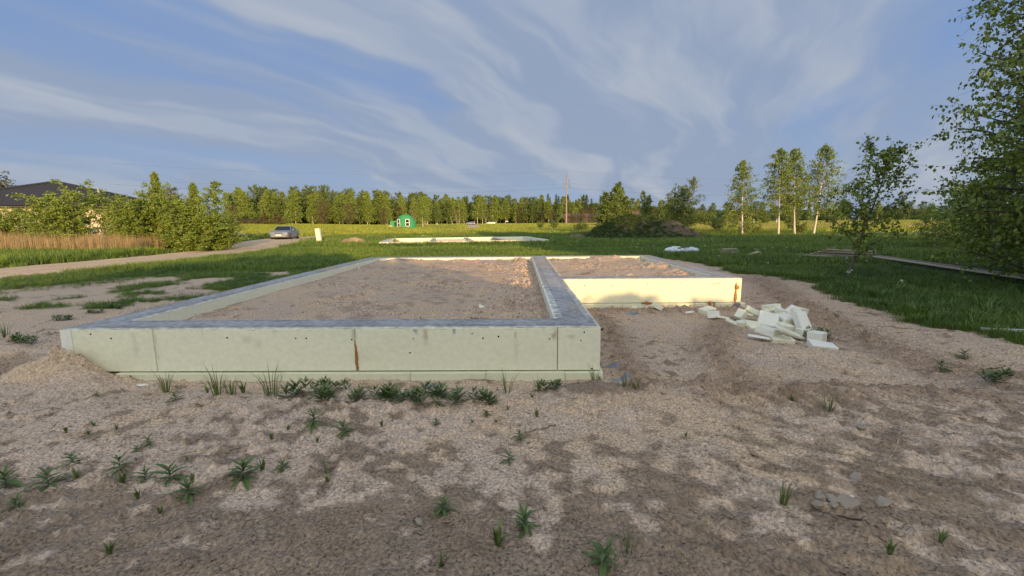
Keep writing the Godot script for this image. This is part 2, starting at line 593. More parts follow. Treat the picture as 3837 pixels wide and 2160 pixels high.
func build_road() -> void:
	var mb := MB.new()
	var path: Array[Vector2] = []
	for k in road_pts.size() - 1:
		var a := road_pts[k]
		var b := road_pts[k + 1]
		var m := maxi(2, int(a.distance_to(b) / 1.2))
		for j in m: path.append(a.lerp(b, float(j) / m))
	path.append(road_pts[-1])
	# soften the bends
	for it in 6:
		for k in range(1, path.size() - 1): path[k] = (path[k - 1] + path[k] * 2.0 + path[k + 1]) * 0.25
	var nb := path.size() - 1
	var na := 18
	sheet(mb, na, nb, func(a: float, b: float) -> Array:
		var k := clampi(int(round(b * nb)), 0, nb)
		var d := (path[mini(k + 1, nb)] - path[maxi(k - 1, 0)]).normalized()
		var side := Vector2(d.y, -d.x)
		var wob := n_mid.get_noise_2d(k * 0.9, 3.0) * 0.5
		var off := (a - 0.5) * (5.6 + wob)
		var q := path[k] + side * off
		var rut := exp(-pow((absf(off) - 0.85) / 0.3, 2.0))
		var y := broad(q.x, q.y) + 0.03 - 0.05 * rut - 0.10 * sstep(2.0, 2.8, absf(off)) + n_mid.get_noise_2d(q.x * 1.5, q.y * 1.5) * 0.04
		var col := Color(0.72, 0.54, 0.34).lerp(Color(0.60, 0.45, 0.29), sstep(-0.2, 0.4, n_mid.get_noise_2d(q.x, q.y)))
		col = col.lerp(Color(0.55, 0.43, 0.30), rut * 0.6)
		return [P(q.x, y, q.y), col])
	structure("dirt_road", mb.mesh(soil_mat()))

func sand_mat() -> StandardMaterial3D:
	return soil_mat()

# ---------- the foundation
const X0 := -5.694
const X1 := 0.984
const X2 := 4.924
const F0 := 5.231
const F1 := 9.774
const F2 := 16.71
const TW := 0.5
const TOP := 0.535

func foam_mat() -> StandardMaterial3D:
	if mats.has("foam"): return mats["foam"]
	var m := mat("foam", Color(1.03, 1.03, 1.03), 0.78, 0.0, true)
	tri_tex(m, grain(211, 0.03, 0.25, 0.93, 512), 0.8, ImageTexture.create_from_image(noise_img(71, 0.2, 512, 3)), 0.12)
	return m

func concrete_mat() -> StandardMaterial3D:
	if mats.has("concrete"): return mats["concrete"]
	var m := mat("concrete", Color(1.1, 1.1, 1.1), 0.9, 0.0, true)
	tri_tex(m, grain(231, 0.02, 0.15, 0.72, 512, 1.2), 0.9, ImageTexture.create_from_image(noise_img(81, 0.09, 512, 5)), 0.8)
	return m

const CREAM := Color(0.84, 0.83, 0.62)
const CREAM2 := Color(0.85, 0.84, 0.65)
const WHITE_FOAM := Color(0.85, 0.84, 0.74)

# a plain board between two corners (x, y, f)
func board(parent: Node, called: String, a: Vector3, b: Vector3, col: Color, m: Material = null, ch := 0.004) -> MeshInstance3D:
	var lo := Vector3(minf(a.x, b.x), minf(a.y, b.y), minf(a.z, b.z))
	var hi := Vector3(maxf(a.x, b.x), maxf(a.y, b.y), maxf(a.z, b.z))
	var mb := MB.new()
	var c := (lo + hi) * 0.5
	var gap := Vector3(0.004, 0.0, 0.004)
	box(mb, Transform3D(Basis.IDENTITY, P(c.x, c.y, c.z)), hi - lo - gap, ch, col)
	return part(called, mb.mesh(m if m else foam_mat()), parent)

# drips, smears and scuffs on the boards: [x, y of the top, half width, length, strength, red?]
func front_stain(x: float, y: float, col: Color) -> Color:
	var c := col
	var drips := [[-4.50, 0.53, 0.02, 0.5, 0.35, 0], [-4.76, 0.50, 0.035, 0.35, 0.22, 0], [-2.03, 0.53, 0.022, 0.16, 0.75, 0], [-1.15, 0.53, 0.028, 0.22, 0.45, 1], [0.44, 0.50, 0.03, 0.12, 0.5, 1], [0.40, 0.46, 0.02, 0.06, 0.6, 1], [-0.05, 0.49, 0.014, 0.10, 0.6, 1], [-0.05, 0.38, 0.03, 0.30, 0.2, 0], [0.62, 0.45, 0.05, 0.05, 0.35, 1], [-5.56, 0.53, 0.014, 0.5, 0.35, 0], [-3.35, 0.45, 0.05, 0.10, 0.22, 1], [-3.22, 0.40, 0.05, 0.12, 0.15, 1], [-3.9, 0.53, 0.02, 0.07, 0.3, 0], [-3.0, 0.53, 0.03, 0.05, 0.35, 0], [-1.9, 0.30, 0.12, 0.2, 0.10, 0]]
	for d in drips:
		var w: float = d[2] * (1.0 + 0.6 * n_fine.get_noise_2d(y * 3.0, d[0] * 9.0))
		var k: float = exp(-pow((x - d[0] + 0.01 * n_fine.get_noise_2d(d[0] * 7.0, y * 4.0)) / w, 2.0))
		var t: float = (d[1] - y) / d[3]
		if t < -0.02 or t > 1.2: continue
		k *= d[4] * (1.0 - sstep(0.6, 1.15, t)) * (0.6 + 0.8 * maxf(0.0, 0.5 + n_clod.get_noise_2d(x * 3.0, y * 1.0)))
		c = c.lerp(Color(0.36, 0.22, 0.10) if d[5] == 1 else Color(0.36, 0.36, 0.30), clampf(k, 0.0, 0.9))
	# cement splashes under the top edge
	var sp := sstep(0.16, 0.5, n_clod.get_noise_2d(x * 1.5, y * 2.6 + 9.0)) * sstep(0.515, 0.534, y)
	c = c.lerp(Color(0.33, 0.34, 0.35), sp * 0.8)
	for q in [[-1.27, 0.5, 0.035, 0.07], [-0.80, 0.5, 0.02, 0.06]]:
		var k2 := sstep(0.25, 0.8, bump2(x, y, q[0], q[1] + 0.02, q[2], q[3]) + 0.4 * n_clod.get_noise_2d(x * 2.0, y * 2.0))
		c = c.lerp(Color(0.34, 0.35, 0.37), k2 * 0.85)
	var dirt := sstep(0.05, 0.6, n_fine.get_noise_2d(x * 0.5, y * 0.8) + 0.35 * n_mid.get_noise_2d(x, y)) * 0.10
	c = c.lerp(Color(0.62, 0.60, 0.46), dirt)
	return c

func front_board(parent: Node, xa: float, xb: float, col: Color) -> void:
	var mb := MB.new()
	box(mb, Transform3D(Basis.IDENTITY, P((xa + xb) * 0.5, TOP * 0.5, F0 + 0.076)), Vector3(xb - xa - 0.007, TOP - 0.002, 0.148), 0.006, col)
	mb.n.clear()
	var fb := MB.new()
	var na := maxi(6, int((xb - xa) / 0.018))
	sheet(fb, na, 30, func(a: float, b: float) -> Array:
		var x := lerpf(xa + 0.009, xb - 0.009, a)
		var y := lerpf(0.006, TOP - 0.008, b)
		var dent := 0.0
		for d in [[-4.35, 0.46, 0.03], [-4.2, 0.20, 0.03], [-4.0, 0.22, 0.02], [-4.02, 0.06, 0.025], [0.35, 0.36, 0.02], [0.42, 0.35, 0.02]]:
			dent += bump2(x, y, d[0], d[1], d[2], d[2]) * 0.012
		return [P(x, y, F0 + dent - 0.0005 + 0.0012 * n_mid.get_noise_2d(x * 2.0, y * 2.0)), front_stain(x, y, col)])
	# one part: the slab with its weathered face just proud of it
	var base := mb.v.size()
	mb.v.append_array(fb.v); mb.c.append_array(fb.c)
	for k in fb.i: mb.i.append(k + base)
	part("insulation_board", mb.mesh(foam_mat()), parent)

func rect_dist(x: float, f: float, xa: float, xb: float, fa: float, fb: float) -> float:
	return Vector2(maxf(maxf(xa - x, x - xb), 0.0), maxf(maxf(fa - f, f - fb), 0.0)).length()

# distance to the nearest edge of the ring's head
func head_edge(x: float, f: float) -> float:
	var e := minf(x - X0, F2 - f)
	e = minf(e, minf(X2 - x, f - F0))
	e = minf(e, rect_dist(x, f, X1, 99.0, -99.0, F1))
	e = minf(e, rect_dist(x, f, X0 + TW, 0.456, F0 + TW, F2 - TW))
	return minf(e, rect_dist(x, f, X1, X2 - TW, F1 + TW, F2 - TW))

# cement trowelled over the wall head, foam showing through where it is thin
func wall_head(parent: Node, xa: float, xb: float, fa: float, fb: float, thin: float) -> void:
	var mb := MB.new()
	var along_x := (xb - xa) > (fb - fa)
	var na := maxi(10, int((xb - xa) / (0.045 if along_x else 0.02)))
	var nb := maxi(10, int((fb - fa) / (0.045 if not along_x else 0.02)))
	sheet(mb, na, nb, func(a: float, b: float) -> Array:
		var x := lerpf(xa, xb, a)
		var f := lerpf(fa, fb, b)
		var t := b if along_x else a
		var e := maxf(head_edge(x, f), 0.0)
		var edge_n := n_fine.get_noise_2d(x * 1.3, f * 1.3) * 0.6 + n_clod.get_noise_2d(x, f) * 0.5
		var cov := sstep(0.0, 0.045, e + edge_n * 0.03 - 0.002)
		var th := thin
		if not along_x and xa > 0.0 and xa < 1.0: th = 1.0 - sstep(8.0, 9.6, f)
		var strip := 0.0
		if th > 0.0:
			strip = th * sstep(-0.15, 0.25, n_clod.get_noise_2d(x * 0.35, f * 2.2) + 0.5 * n_fine.get_noise_2d(x * 0.4, f * 2.0) + 0.12) * (1.0 - sstep(0.10, 0.135, e)) * (1.0 if t < 0.5 else 0.75)
		var core := sstep(0.115, 0.14, e)
		var y := TOP + 0.002 + 0.015 * cov + 0.004 * core - 0.010 * strip * (1.0 - core) + 0.004 * n_fine.get_noise_2d(x, f)
		var g := Color(0.41, 0.415, 0.42).lerp(Color(0.33, 0.332, 0.33), sstep(-0.2, 0.4, n_mid.get_noise_2d(x * 2.0, f * 2.0)))
		g = g.lerp(Color(0.23, 0.235, 0.24), 0.5 * exp(-pow((e - 0.125) / 0.016, 2.0)))
		g = g.lerp(Color(0.20, 0.20, 0.205), 0.55 * (1.0 - core) * sstep(-0.3, 0.4, n_fine.get_noise_2d(x * 2.0, f * 2.0 + 4.0)))
		var sandy := sstep(0.15, 0.5, n_mid.get_noise_2d(x * 1.1 + 80.0, f * 1.1) + (0.35 if f > 12.0 else -0.1))
		g = g.lerp(Color(0.45, 0.36, 0.27), sandy * 0.7)
		g = g.lerp(Color(0.74, 0.75, 0.66), strip * 0.9 * (1.0 - core))
		g = CREAM.lerp(g, cov)
		return [P(x, y, f), g])
	part("concrete_cap", mb.mesh(concrete_mat()), parent)

func foam_bead(parent: Node, called: String, pts: Array, rad: Array, col: Color) -> void:
	var mb := MB.new()
	var pp := []
	var rr := []
	var r2 := RandomNumberGenerator.new()
	r2.seed = int(absf(pts[0].x) * 1000.0) + 3
	for k in pts.size() - 1:
		for j in 5:
			var t := j / 5.0
			var q: Vector3 = pts[k].lerp(pts[k + 1], t)
			pp.append(P(q.x + r2.randf_range(-0.004, 0.004), q.y, q.z))
			rr.append(lerpf(rad[k], rad[k + 1], t) * r2.randf_range(0.75, 1.25))
	tube(mb, pp, rr, 7, col, true)
	part(called, mb.mesh(mat("foam_glue", Color(1, 1, 1), 0.6, 0.0, true)), parent)

func build_foundation() -> void:
	var o := thing("foundation", "large L-shaped foundation ring of cream foam boards and grey concrete, filled with sand", "foundation", Vector3.ZERO)
	# front wall boards, one by one
	board(o, "insulation_board", Vector3(X0, 0, F0), Vector3(-5.545, TOP, F0 + 2.4), WHITE_FOAM)
	var xs := [-5.544, -4.523, -2.023, 0.458, X1]
	for k in 4: front_board(o, xs[k], xs[k + 1], CREAM if k % 2 == 0 else CREAM.lerp(CREAM2, 0.5))
	# outer side and back boards
	var ff := F0 + 2.4
	while ff < F2 - 0.01:
		var e := minf(ff + 2.5, F2)
		board(o, "insulation_board", Vector3(X0, 0, ff), Vector3(X0 + 0.15, TOP, e), CREAM)
		ff = e
	for q in [[F0 + 0.15, 7.3], [7.3, F1]]:
		board(o, "insulation_board", Vector3(X1 - 0.15, 0, q[0]), Vector3(X1, TOP, q[1]), CREAM2)
	var wx := [X1, 3.35, 4.81, X2]
	for k in 3:
		board(o, "insulation_board", Vector3(wx[k], 0, F1), Vector3(wx[k + 1], TOP, F1 + 0.15), CREAM2 if k == 1 else CREAM)
	for q in [[F1 + 0.15, 12.4], [12.4, 14.9], [14.9, F2 - 0.15]]:
		board(o, "insulation_board", Vector3(X2 - 0.15, 0, q[0]), Vector3(X2, TOP, q[1]), CREAM)
	var bx := X0 + 0.15
	while bx < X2 - 0.01:
		var e2 := minf(bx + 2.5, X2)
		board(o, "insulation_board", Vector3(bx, 0, F2 - 0.15), Vector3(e2, TOP, F2), CREAM)
		bx = e2
	# inner boards round both cells
	for q in [[F0 + TW, 8.2], [8.2, 10.7], [10.7, 13.2], [13.2, F2 - TW]]:
		board(o, "insulation_board", Vector3(X0 + 0.4, 0.12, q[0]), Vector3(X0 + TW, TOP, q[1]), CREAM2)
	for q in [[X0 + TW, -2.7], [-2.7, -0.2], [-0.2, 0.456]]:
		board(o, "insulation_board", Vector3(q[0], 0.12, F2 - TW), Vector3(q[1], TOP, F2 - 0.4), CREAM2)
		board(o, "insulation_board", Vector3(q[0], 0.12, F0 + 0.4), Vector3(q[1], TOP, F0 + TW), CREAM2)
	for q in [[F0 + TW, 8.0], [8.0, 10.4], [10.4, 13.0], [13.0, F2 - TW]]:
		board(o, "insulation_board", Vector3(0.456, 0.12, q[0]), Vector3(0.556, TOP, q[1]), WHITE_FOAM)
	for q in [[X1, 2.2], [2.2, 3.9], [3.9, X2 - TW]]:
		board(o, "insulation_board", Vector3(q[0], 0.12, F2 - TW), Vector3(q[1], TOP, F2 - 0.4), CREAM2)
		board(o, "insulation_board", Vector3(q[0], 0.12, F1 + 0.4), Vector3(q[1], TOP, F1 + TW), CREAM2)
	for q in [[F1 + TW, 12.3], [12.3, 14.6], [14.6, F2 - TW]]:
		board(o, "insulation_board", Vector3(X2 - TW, 0.12, q[0]), Vector3(X2 - 0.4, TOP, q[1]), CREAM2)
	for q in [[F1 + TW, 12.6], [12.6, F2 - TW]]:
		board(o, "insulation_board", Vector3(X1 - 0.1, 0.12, q[0]), Vector3(X1, TOP, q[1]), CREAM2)
	# concrete core between the boards
	for q in [[X0 + 0.152, X1 - 0.152, F0 + 0.152, F0 + 0.398], [X0 + 0.152, X0 + 0.398, F0 + 0.40, F2 - 0.40], [X0 + 0.152, X2 - 0.152, F2 - 0.398, F2 - 0.152], [0.558, X1 - 0.152, F0 + 0.40, F2 - 0.40], [X1 + 0.002, X2 - 0.152, F1 + 0.152, F1 + 0.398], [X2 - 0.398, X2 - 0.152, F1 + 0.40, F2 - 0.40]]:
		board(o, "concrete_core", Vector3(q[0], 0.0, q[2]), Vector3(q[1], TOP - 0.004, q[3]), Color(0.34, 0.35, 0.36), concrete_mat())
	# cement heads
	wall_head(o, X0 + 0.006, X1 - 0.006, F0 + 0.005, F0 + TW, 0.0)
	wall_head(o, X0 + 0.006, X0 + TW, F0 + TW, F2 - TW, 0.0)
	wall_head(o, X0 + 0.006, X2 - 0.006, F2 - TW, F2 - 0.006, 0.0)
	wall_head(o, 0.456, X1 - 0.004, F0 + TW, F2 - TW, 1.0)
	wall_head(o, X1 - 0.004, X2 - 0.006, F1 + 0.005, F1 + TW, 0.0)
	wall_head(o, X2 - TW, X2 - 0.006, F1 + TW, F2 - TW, 0.0)
	# footing strip, its boards a hand's breadth proud
	var fx := [-5.02, -4.35, -2.95, -1.35, -0.42, 0.55, X1 + 0.035]
	for k in fx.size() - 1:
		var mb := MB.new()
		box(mb, Transform3D(Basis(Vector3.UP, rng.randf_range(-0.004, 0.004)), P((fx[k] + fx[k + 1]) * 0.5, -0.078 + rng.randf_range(-0.003, 0.003), F0 + 0.03)), Vector3(fx[k + 1] - fx[k] - 0.006, 0.13, 0.15), 0.006, Color(0.74, 0.74, 0.53), 0.003)
		part("footing_board", mb.mesh(foam_mat()), o)
	for q in [[X1 + 0.05, 2.3], [2.3, 3.9], [3.9, 4.3], [4.35, X2 + 0.09]]:
		var mb2 := MB.new()
		box(mb2, Transform3D(Basis(Vector3.UP, rng.randf_range(-0.004, 0.004)), P((q[0] + q[1]) * 0.5, -0.077 + rng.randf_range(-0.003, 0.003), F1 + 0.03)), Vector3(q[1] - q[0] - 0.006, 0.13, 0.16), 0.008, Color(0.76, 0.75, 0.56), 0.003)
		part("footing_board", mb2.mesh(foam_mat()), o)
	for q in [[F0 + 0.12, 7.4], [7.4, F1 - 0.05]]:
		board(o, "footing_board", Vector3(X1 - 0.1, -0.14, q[0]), Vector3(X1 + 0.035, -0.012, q[1]), Color(0.74, 0.74, 0.53))
	for q in [[F1 + 0.12, 13.2], [13.2, F2]]:
		board(o, "footing_board", Vector3(X2 - 0.1, -0.14, q[0]), Vector3(X2 + 0.04, -0.012, q[1]), Color(0.74, 0.74, 0.53))
	for q in [[F0 + 0.5, 11.0], [11.0, F2]]:
		board(o, "footing_board", Vector3(X0 - 0.03, -0.14, q[0]), Vector3(X0 + 0.1, -0.012, q[1]), Color(0.74, 0.74, 0.53))
	# brown-orange mounting foam squeezed out of the joints
	var rust := Color(0.36, 0.155, 0.035)
	foam_bead(o, "joint_foam", [Vector3(-2.020, 0.385, F0 - 0.002), Vector3(-2.016, 0.30, F0 - 0.003), Vector3(-2.014, 0.12, F0 - 0.003), Vector3(-2.008, 0.03, F0 - 0.002), Vector3(-2.002, 0.0, F0 - 0.001)], [0.004, 0.013, 0.020, 0.014, 0.004], rust)
	foam_bead(o, "joint_foam", [Vector3(4.795, 0.44, F1 - 0.003), Vector3(4.80, 0.37, F1 - 0.005), Vector3(4.82, 0.33, F1 - 0.01), Vector3(4.80, 0.28, F1 - 0.004), Vector3(4.80, 0.18, F1 - 0.005), Vector3(4.795, 0.06, F1 - 0.005), Vector3(4.79, 0.0, F1 - 0.003)], [0.006, 0.03, 0.05, 0.012, 0.03, 0.035, 0.015], rust * 1.25)
	foam_bead(o, "joint_foam", [Vector3(4.21, 0.02, F1 - 0.05), Vector3(4.22, -0.03, F1 - 0.055), Vector3(4.22, -0.08, F1 - 0.05)], [0.05, 0.035, 0.02], rust * 1.25)
	foam_bead(o, "joint_foam", [Vector3(2.72, 0.0, F1 - 0.05), Vector3(2.82, 0.005, F1 - 0.05), Vector3(3.0, -0.01, F1 - 0.05)], [0.02, 0.035, 0.015], rust)
	foam_bead(o, "joint_foam", [Vector3(-4.83, -0.03, F0 - 0.045), Vector3(-4.84, -0.07, F0 - 0.05), Vector3(-4.85, -0.11, F0 - 0.045)], [0.012, 0.03, 0.018], rust)
	# anchor holes
	for q in [[-5.3, 0.485], [-5.05, 0.43], [-3.6, 0.43], [-2.75, 0.42], [-2.62, 0.42], [-2.06, 0.40], [-1.30, 0.41], [-0.58, 0.47], [-0.45, 0.41], [-0.26, 0.43], [0.36, 0.40], [-1.35, 0.23], [0.78, 0.48], [0.74, 0.38], [0.88, 0.02]]:
		var hb := MB.new()
		var rr: float = 0.007 + 0.004 * absf(sin(q[0] * 17.0))
		tube(hb, [P(q[0], q[1], F0 + 0.0), P(q[0], q[1], F0 - 0.0042)], [rr, rr], 7, Color(0.05, 0.05, 0.045), true)
		part("anchor_hole", hb.mesh(mat("hole", Color(1, 1, 1), 0.95, 0.0, true)), o)
	for q in [[1.45, 0.40], [2.05, 0.40], [2.85, 0.42], [3.6, 0.44]]:
		var hb2 := MB.new()
		tube(hb2, [P(q[0], q[1], F1), P(q[0], q[1], F1 - 0.004)], [0.011, 0.011], 7, Color(0.05, 0.05, 0.045), true)
		part("anchor_hole", hb2.mesh(mats["hole"]), o)
	# loose ties lying on the head
	var wire := MB.new()
	tube(wire, [P(4.27, 0.40, F1 - 0.003), P(4.33, 0.43, F1 - 0.006), P(4.40, 0.435, F1 - 0.006), P(4.47, 0.41, F1 - 0.003)], [0.004, 0.004, 0.004, 0.004], 5, Color(0.03, 0.03, 0.03))
	part("tie_wire", wire.mesh(mat("wire", Color(1, 1, 1), 0.6, 0.0, true)), o)
	build_fill()

func fill_h(x: float, f: float, cell: int) -> float:
	var y := 0.0
	if cell == 0:
		y = 0.405 + 0.035 * sstep(12.5, 16.2, f) + 0.05 * (1.0 - sstep(5.73, 6.6, f))
		y -= 0.04 * (1.0 - sstep(0.0, 0.5, x + 5.19)) * (1.0 - sstep(11.0, 13.0, f))
		y += 0.055 * exp(-pow((x - 0.02) / 0.3, 2.0)) * (0.5 + n_mid.get_noise_2d(x, f)) - 0.07 * exp(-pow((x - 0.42) / 0.12, 2.0))
		y += 0.12 * bump2(x, f, -4.3, 15.8, 0.55, 0.45) + 0.10 * bump2(x, f, -0.05, 6.35, 0.3, 0.35) + 0.05 * bump2(x, f, -2.9, 6.6, 0.5, 0.3) + 0.05 * bump2(x, f, -1.9, 10.6, 0.3, 0.25) + 0.05 * bump2(x, f, -3.2, 9.0, 0.3, 0.2)
		y += 0.07 * bump2(x, f, -2.2, 16.1, 1.6, 0.3) * (0.6 + n_mid.get_noise_2d(x * 2.0, 4.0)) + 0.06 * bump2(x, f, -4.9, 9.5, 0.3, 1.6)
	else:
		y = 0.43 + 0.02 * sstep(12.0, 16.0, f)
		y += 0.10 * sstep(0.0, 0.9, bump2(x, f, 4.15, 13.2, 0.45, 1.7) * (0.8 + n_mid.get_noise_2d(x * 1.5, f * 1.5)))
		y += 0.10 * bump2(x, f, 3.2, 16.0, 1.2, 0.5) * (0.7 + n_mid.get_noise_2d(x * 2.0, f * 2.0)) + 0.08 * bump2(x, f, 1.3, 15.3, 0.3, 0.7)
		y -= 0.05 * bump2(x, f, 4.35, 15.2, 0.2, 1.2)
	var rough_ := 0.3 + sstep(-0.05, 0.3, n_big.get_noise_2d(x * 4.0, f * 4.0)) + 1.5 * exp(-pow((x - 0.1) / 0.4, 2.0))
	y += n_fine.get_noise_2d(x, f + 90.0) * 0.022 * rough_ + maxf(n_clod.get_noise_2d(x * 0.9, f * 0.9 + 20.0) - 0.1, 0.0) * 0.06 * rough_
	y += n_mid.get_noise_2d(x * 1.1, f * 1.1) * 0.014
	return y

func build_fill() -> void:
	for cell in 2:
		var xa := X0 + TW if cell == 0 else X1
		var xb := 0.456 if cell == 0 else X2 - TW
		var fa := F0 + TW if cell == 0 else F1 + TW
		var fb := F2 - TW
		var mb := MB.new()
		sheet(mb, int((xb - xa) / 0.035), int((fb - fa) / 0.04), func(a: float, b: float) -> Array:
			var x := lerpf(xa, xb, a)
			var f := lerpf(fa, fb, b)
			var nm := n_mid.get_noise_2d(x * 1.3, f * 1.3)
			var col := Color(0.60, 0.455, 0.335).lerp(Color(0.66, 0.48, 0.31), sstep(-0.3, 0.4, nm))
			var damp := sstep(0.08, 0.45, n_fine.get_noise_2d(x * 0.9, f * 0.9 + 13.0) * 0.8 + n_big.get_noise_2d(x * 5.0, f * 5.0) * 0.5)
			col = col.lerp(Color(0.36, 0.25, 0.165), damp * 0.6)
			return [P(x, fill_h(x, f, cell), f), col])
		structure("sand_fill", mb.mesh(sand_mat()))

# ---------- second foundation, heaps
func build_far_foundation() -> void:
	var o := thing("foundation", "low cream foundation ring standing far off in the grass, partition walls inside", "foundation", P(-10.6, 0.0, 33.3), 0.0)
	# its own plan: s along the long side, t away from the road; a skewed quadrilateral square at the corners
	var ex := Vector3(13.0, 0.0, -2.4).normalized()
	var ez := Vector3(ex.z, 0, -ex.x)
	var L := 13.2
	var W := 8.5
	var b := Basis(ex, Vector3.UP, -ez)
	var t0 := Transform3D(b, Vector3(0, 0.0, 0))
	var hh := 0.43
	var by := -0.12
	var add := func(called: String, s0: float, s1: float, w0: float, w1: float, y0: float, y1: float, col: Color, m: Material) -> void:
		var mb := MB.new()
		box(mb, t0 * Transform3D(Basis.IDENTITY, Vector3((s0 + s1) * 0.5, (y0 + y1) * 0.5, -(w0 + w1) * 0.5)), Vector3(s1 - s0 - 0.006, y1 - y0, w1 - w0 - 0.006), 0.006, col)
		part(called, mb.mesh(m), o)
	var foam := foam_mat()
	var con := concrete_mat()
	var pale := Color(0.83, 0.82, 0.64)
	var grey := Color(0.44, 0.42, 0.42)
	var s := 0.0
	while s < L - 0.01:
		var e := minf(s + 2.5, L)
		add.call("insulation_board", s, e, 0.0, 0.1, by, hh, pale, foam)
		add.call("insulation_board", s, e, W - 0.1, W, by, hh, pale, foam)
		add.call("insulation_board", maxf(s, 0.5), minf(e, L - 0.5), W - 0.5, W - 0.4, by, hh, pale, foam)
		s = e
	s = 0.1
	while s < W - 0.11:
		var e := minf(s + 2.4, W - 0.1)
		add.call("insulation_board", 0.0, 0.1, s, e, by, hh, pale, foam)
		add.call("insulation_board", L - 0.1, L, s, e, by, hh, pale, foam)
		add.call("insulation_board", 0.4, 0.5, maxf(s, 0.5), minf(e, W - 0.5), by, hh, pale, foam)
		add.call("insulation_board", L - 0.5, L - 0.4, maxf(s, 0.5), minf(e, W - 0.5), by, hh, pale, foam)
		s = e
	add.call("concrete_core", 0.1, L - 0.1, 0.1, 0.5, by, hh - 0.01, grey, con)
	add.call("concrete_core", 0.1, L - 0.1, W - 0.4, W - 0.1, by, hh - 0.01, grey, con)
	add.call("concrete_core", 0.1, 0.4, 0.5, W - 0.4, by, hh - 0.01, grey, con)
	add.call("concrete_core", L - 0.4, L - 0.1, 0.5, W - 0.4, by, hh - 0.01, grey, con)
	for q in [3.9, 6.9, 9.6]:
		add.call("partition_wall", q, q + 0.35, 0.5, W - 0.5, by, hh - 0.015, grey, con)
	add.call("partition_wall", 3.9, 6.9, 4.6, 4.9, by, hh - 0.02, grey, con)
	var mb := MB.new()
	sheet(mb, 40, 30, func(a: float, bb: float) -> Array:
		var p := t0 * Vector3(lerpf(0.45, L - 0.45, a), 0, -lerpf(0.45, W - 0.45, bb))
		return [Vector3(p.x, 0.10 + n_mid.get_noise_2d(p.x, p.z) * 0.05, p.z), Color(0.52, 0.40, 0.27)])
	part("sand_infill", mb.mesh(sand_mat()), o)

func heap(called: String, label: String, cx: float, cf: float, r: float, h: float, col_a: Color, col_b: Color, seed_: float, group := "") -> void:
	var mb := MB.new()
	var gy := ground_h(cx, cf)
	sheet(mb, 48, 22, func(a: float, b: float) -> Array:
		var an := a * TAU
		var rr := b * r * (1.0 + 0.18 * sin(an * 3.0 + seed_) + 0.12 * sin(an * 5.0 + seed_ * 2.0))
		var x := cx + cos(an) * rr
		var f := cf + sin(an) * rr * 0.8
		var y := gy - 0.05 + h * pow(cos(b * PI * 0.5), 1.35) * (1.0 + 0.25 * n_mid.get_noise_2d(x * 1.3, f * 1.3 + seed_)) + n_fine.get_noise_2d(x * 0.8, f * 0.8) * 0.06
		if b > 0.97: y = gy - 0.12
		return [P(x, y, f), col_a.lerp(col_b, sstep(-0.2, 0.35, n_fine.get_noise_2d(x * 0.7, f * 0.7)))])
	single(called, mb.mesh(soil_mat()), label, "heap", group)

func build_mounds() -> void:
	# overgrown topsoil mound: a grid draped over the heap
	var mb := MB.new()
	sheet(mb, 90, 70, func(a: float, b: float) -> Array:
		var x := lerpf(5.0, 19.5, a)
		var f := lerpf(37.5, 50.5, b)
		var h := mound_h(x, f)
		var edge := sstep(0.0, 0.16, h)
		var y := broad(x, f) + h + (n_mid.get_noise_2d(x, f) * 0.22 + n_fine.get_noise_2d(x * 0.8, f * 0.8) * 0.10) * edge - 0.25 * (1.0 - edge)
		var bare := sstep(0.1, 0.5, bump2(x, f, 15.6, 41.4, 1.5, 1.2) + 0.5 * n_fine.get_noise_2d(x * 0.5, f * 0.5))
		var c := Color(0.055, 0.060, 0.025).lerp(Color(0.12, 0.10, 0.06), sstep(-0.1, 0.4, n_fine.get_noise_2d(x * 0.6, f * 0.6)))  # earth and flank colours are darkened to stand for tree shade
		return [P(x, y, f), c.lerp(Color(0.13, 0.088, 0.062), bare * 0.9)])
	single("earth_mound", mb.mesh(soil_mat()), "big overgrown mound of topsoil in the meadow with a bare brown flank, colours darkened for shade", "mound")
	heap("sand_heap", "low heap of yellow sand in the grass beside the leaning cream pillar", -14.6, 38.6, 1.7, 0.62, Color(0.48, 0.33, 0.19), Color(0.36, 0.25, 0.15), 1.3)
	heap("sand_heap", "flat sandy spoil heap between the cream pillar and the green dome", -10.5, 49.5, 1.6, 0.42, Color(0.50, 0.37, 0.22), Color(0.30, 0.24, 0.11), 4.0)
	heap("sand_heap", "long ragged sandy bank behind the silver car", -36.5, 55.0, 4.2, 0.5, Color(0.52, 0.385, 0.225), Color(0.33, 0.26, 0.13), 2.2)
	heap("brush_heap", "low heap of dark broken twigs and earth in front of the bushes beside the mound", 5.6, 43.2, 1.9, 0.6, Color(0.13, 0.10, 0.06), Color(0.22, 0.16, 0.10), 3.1)

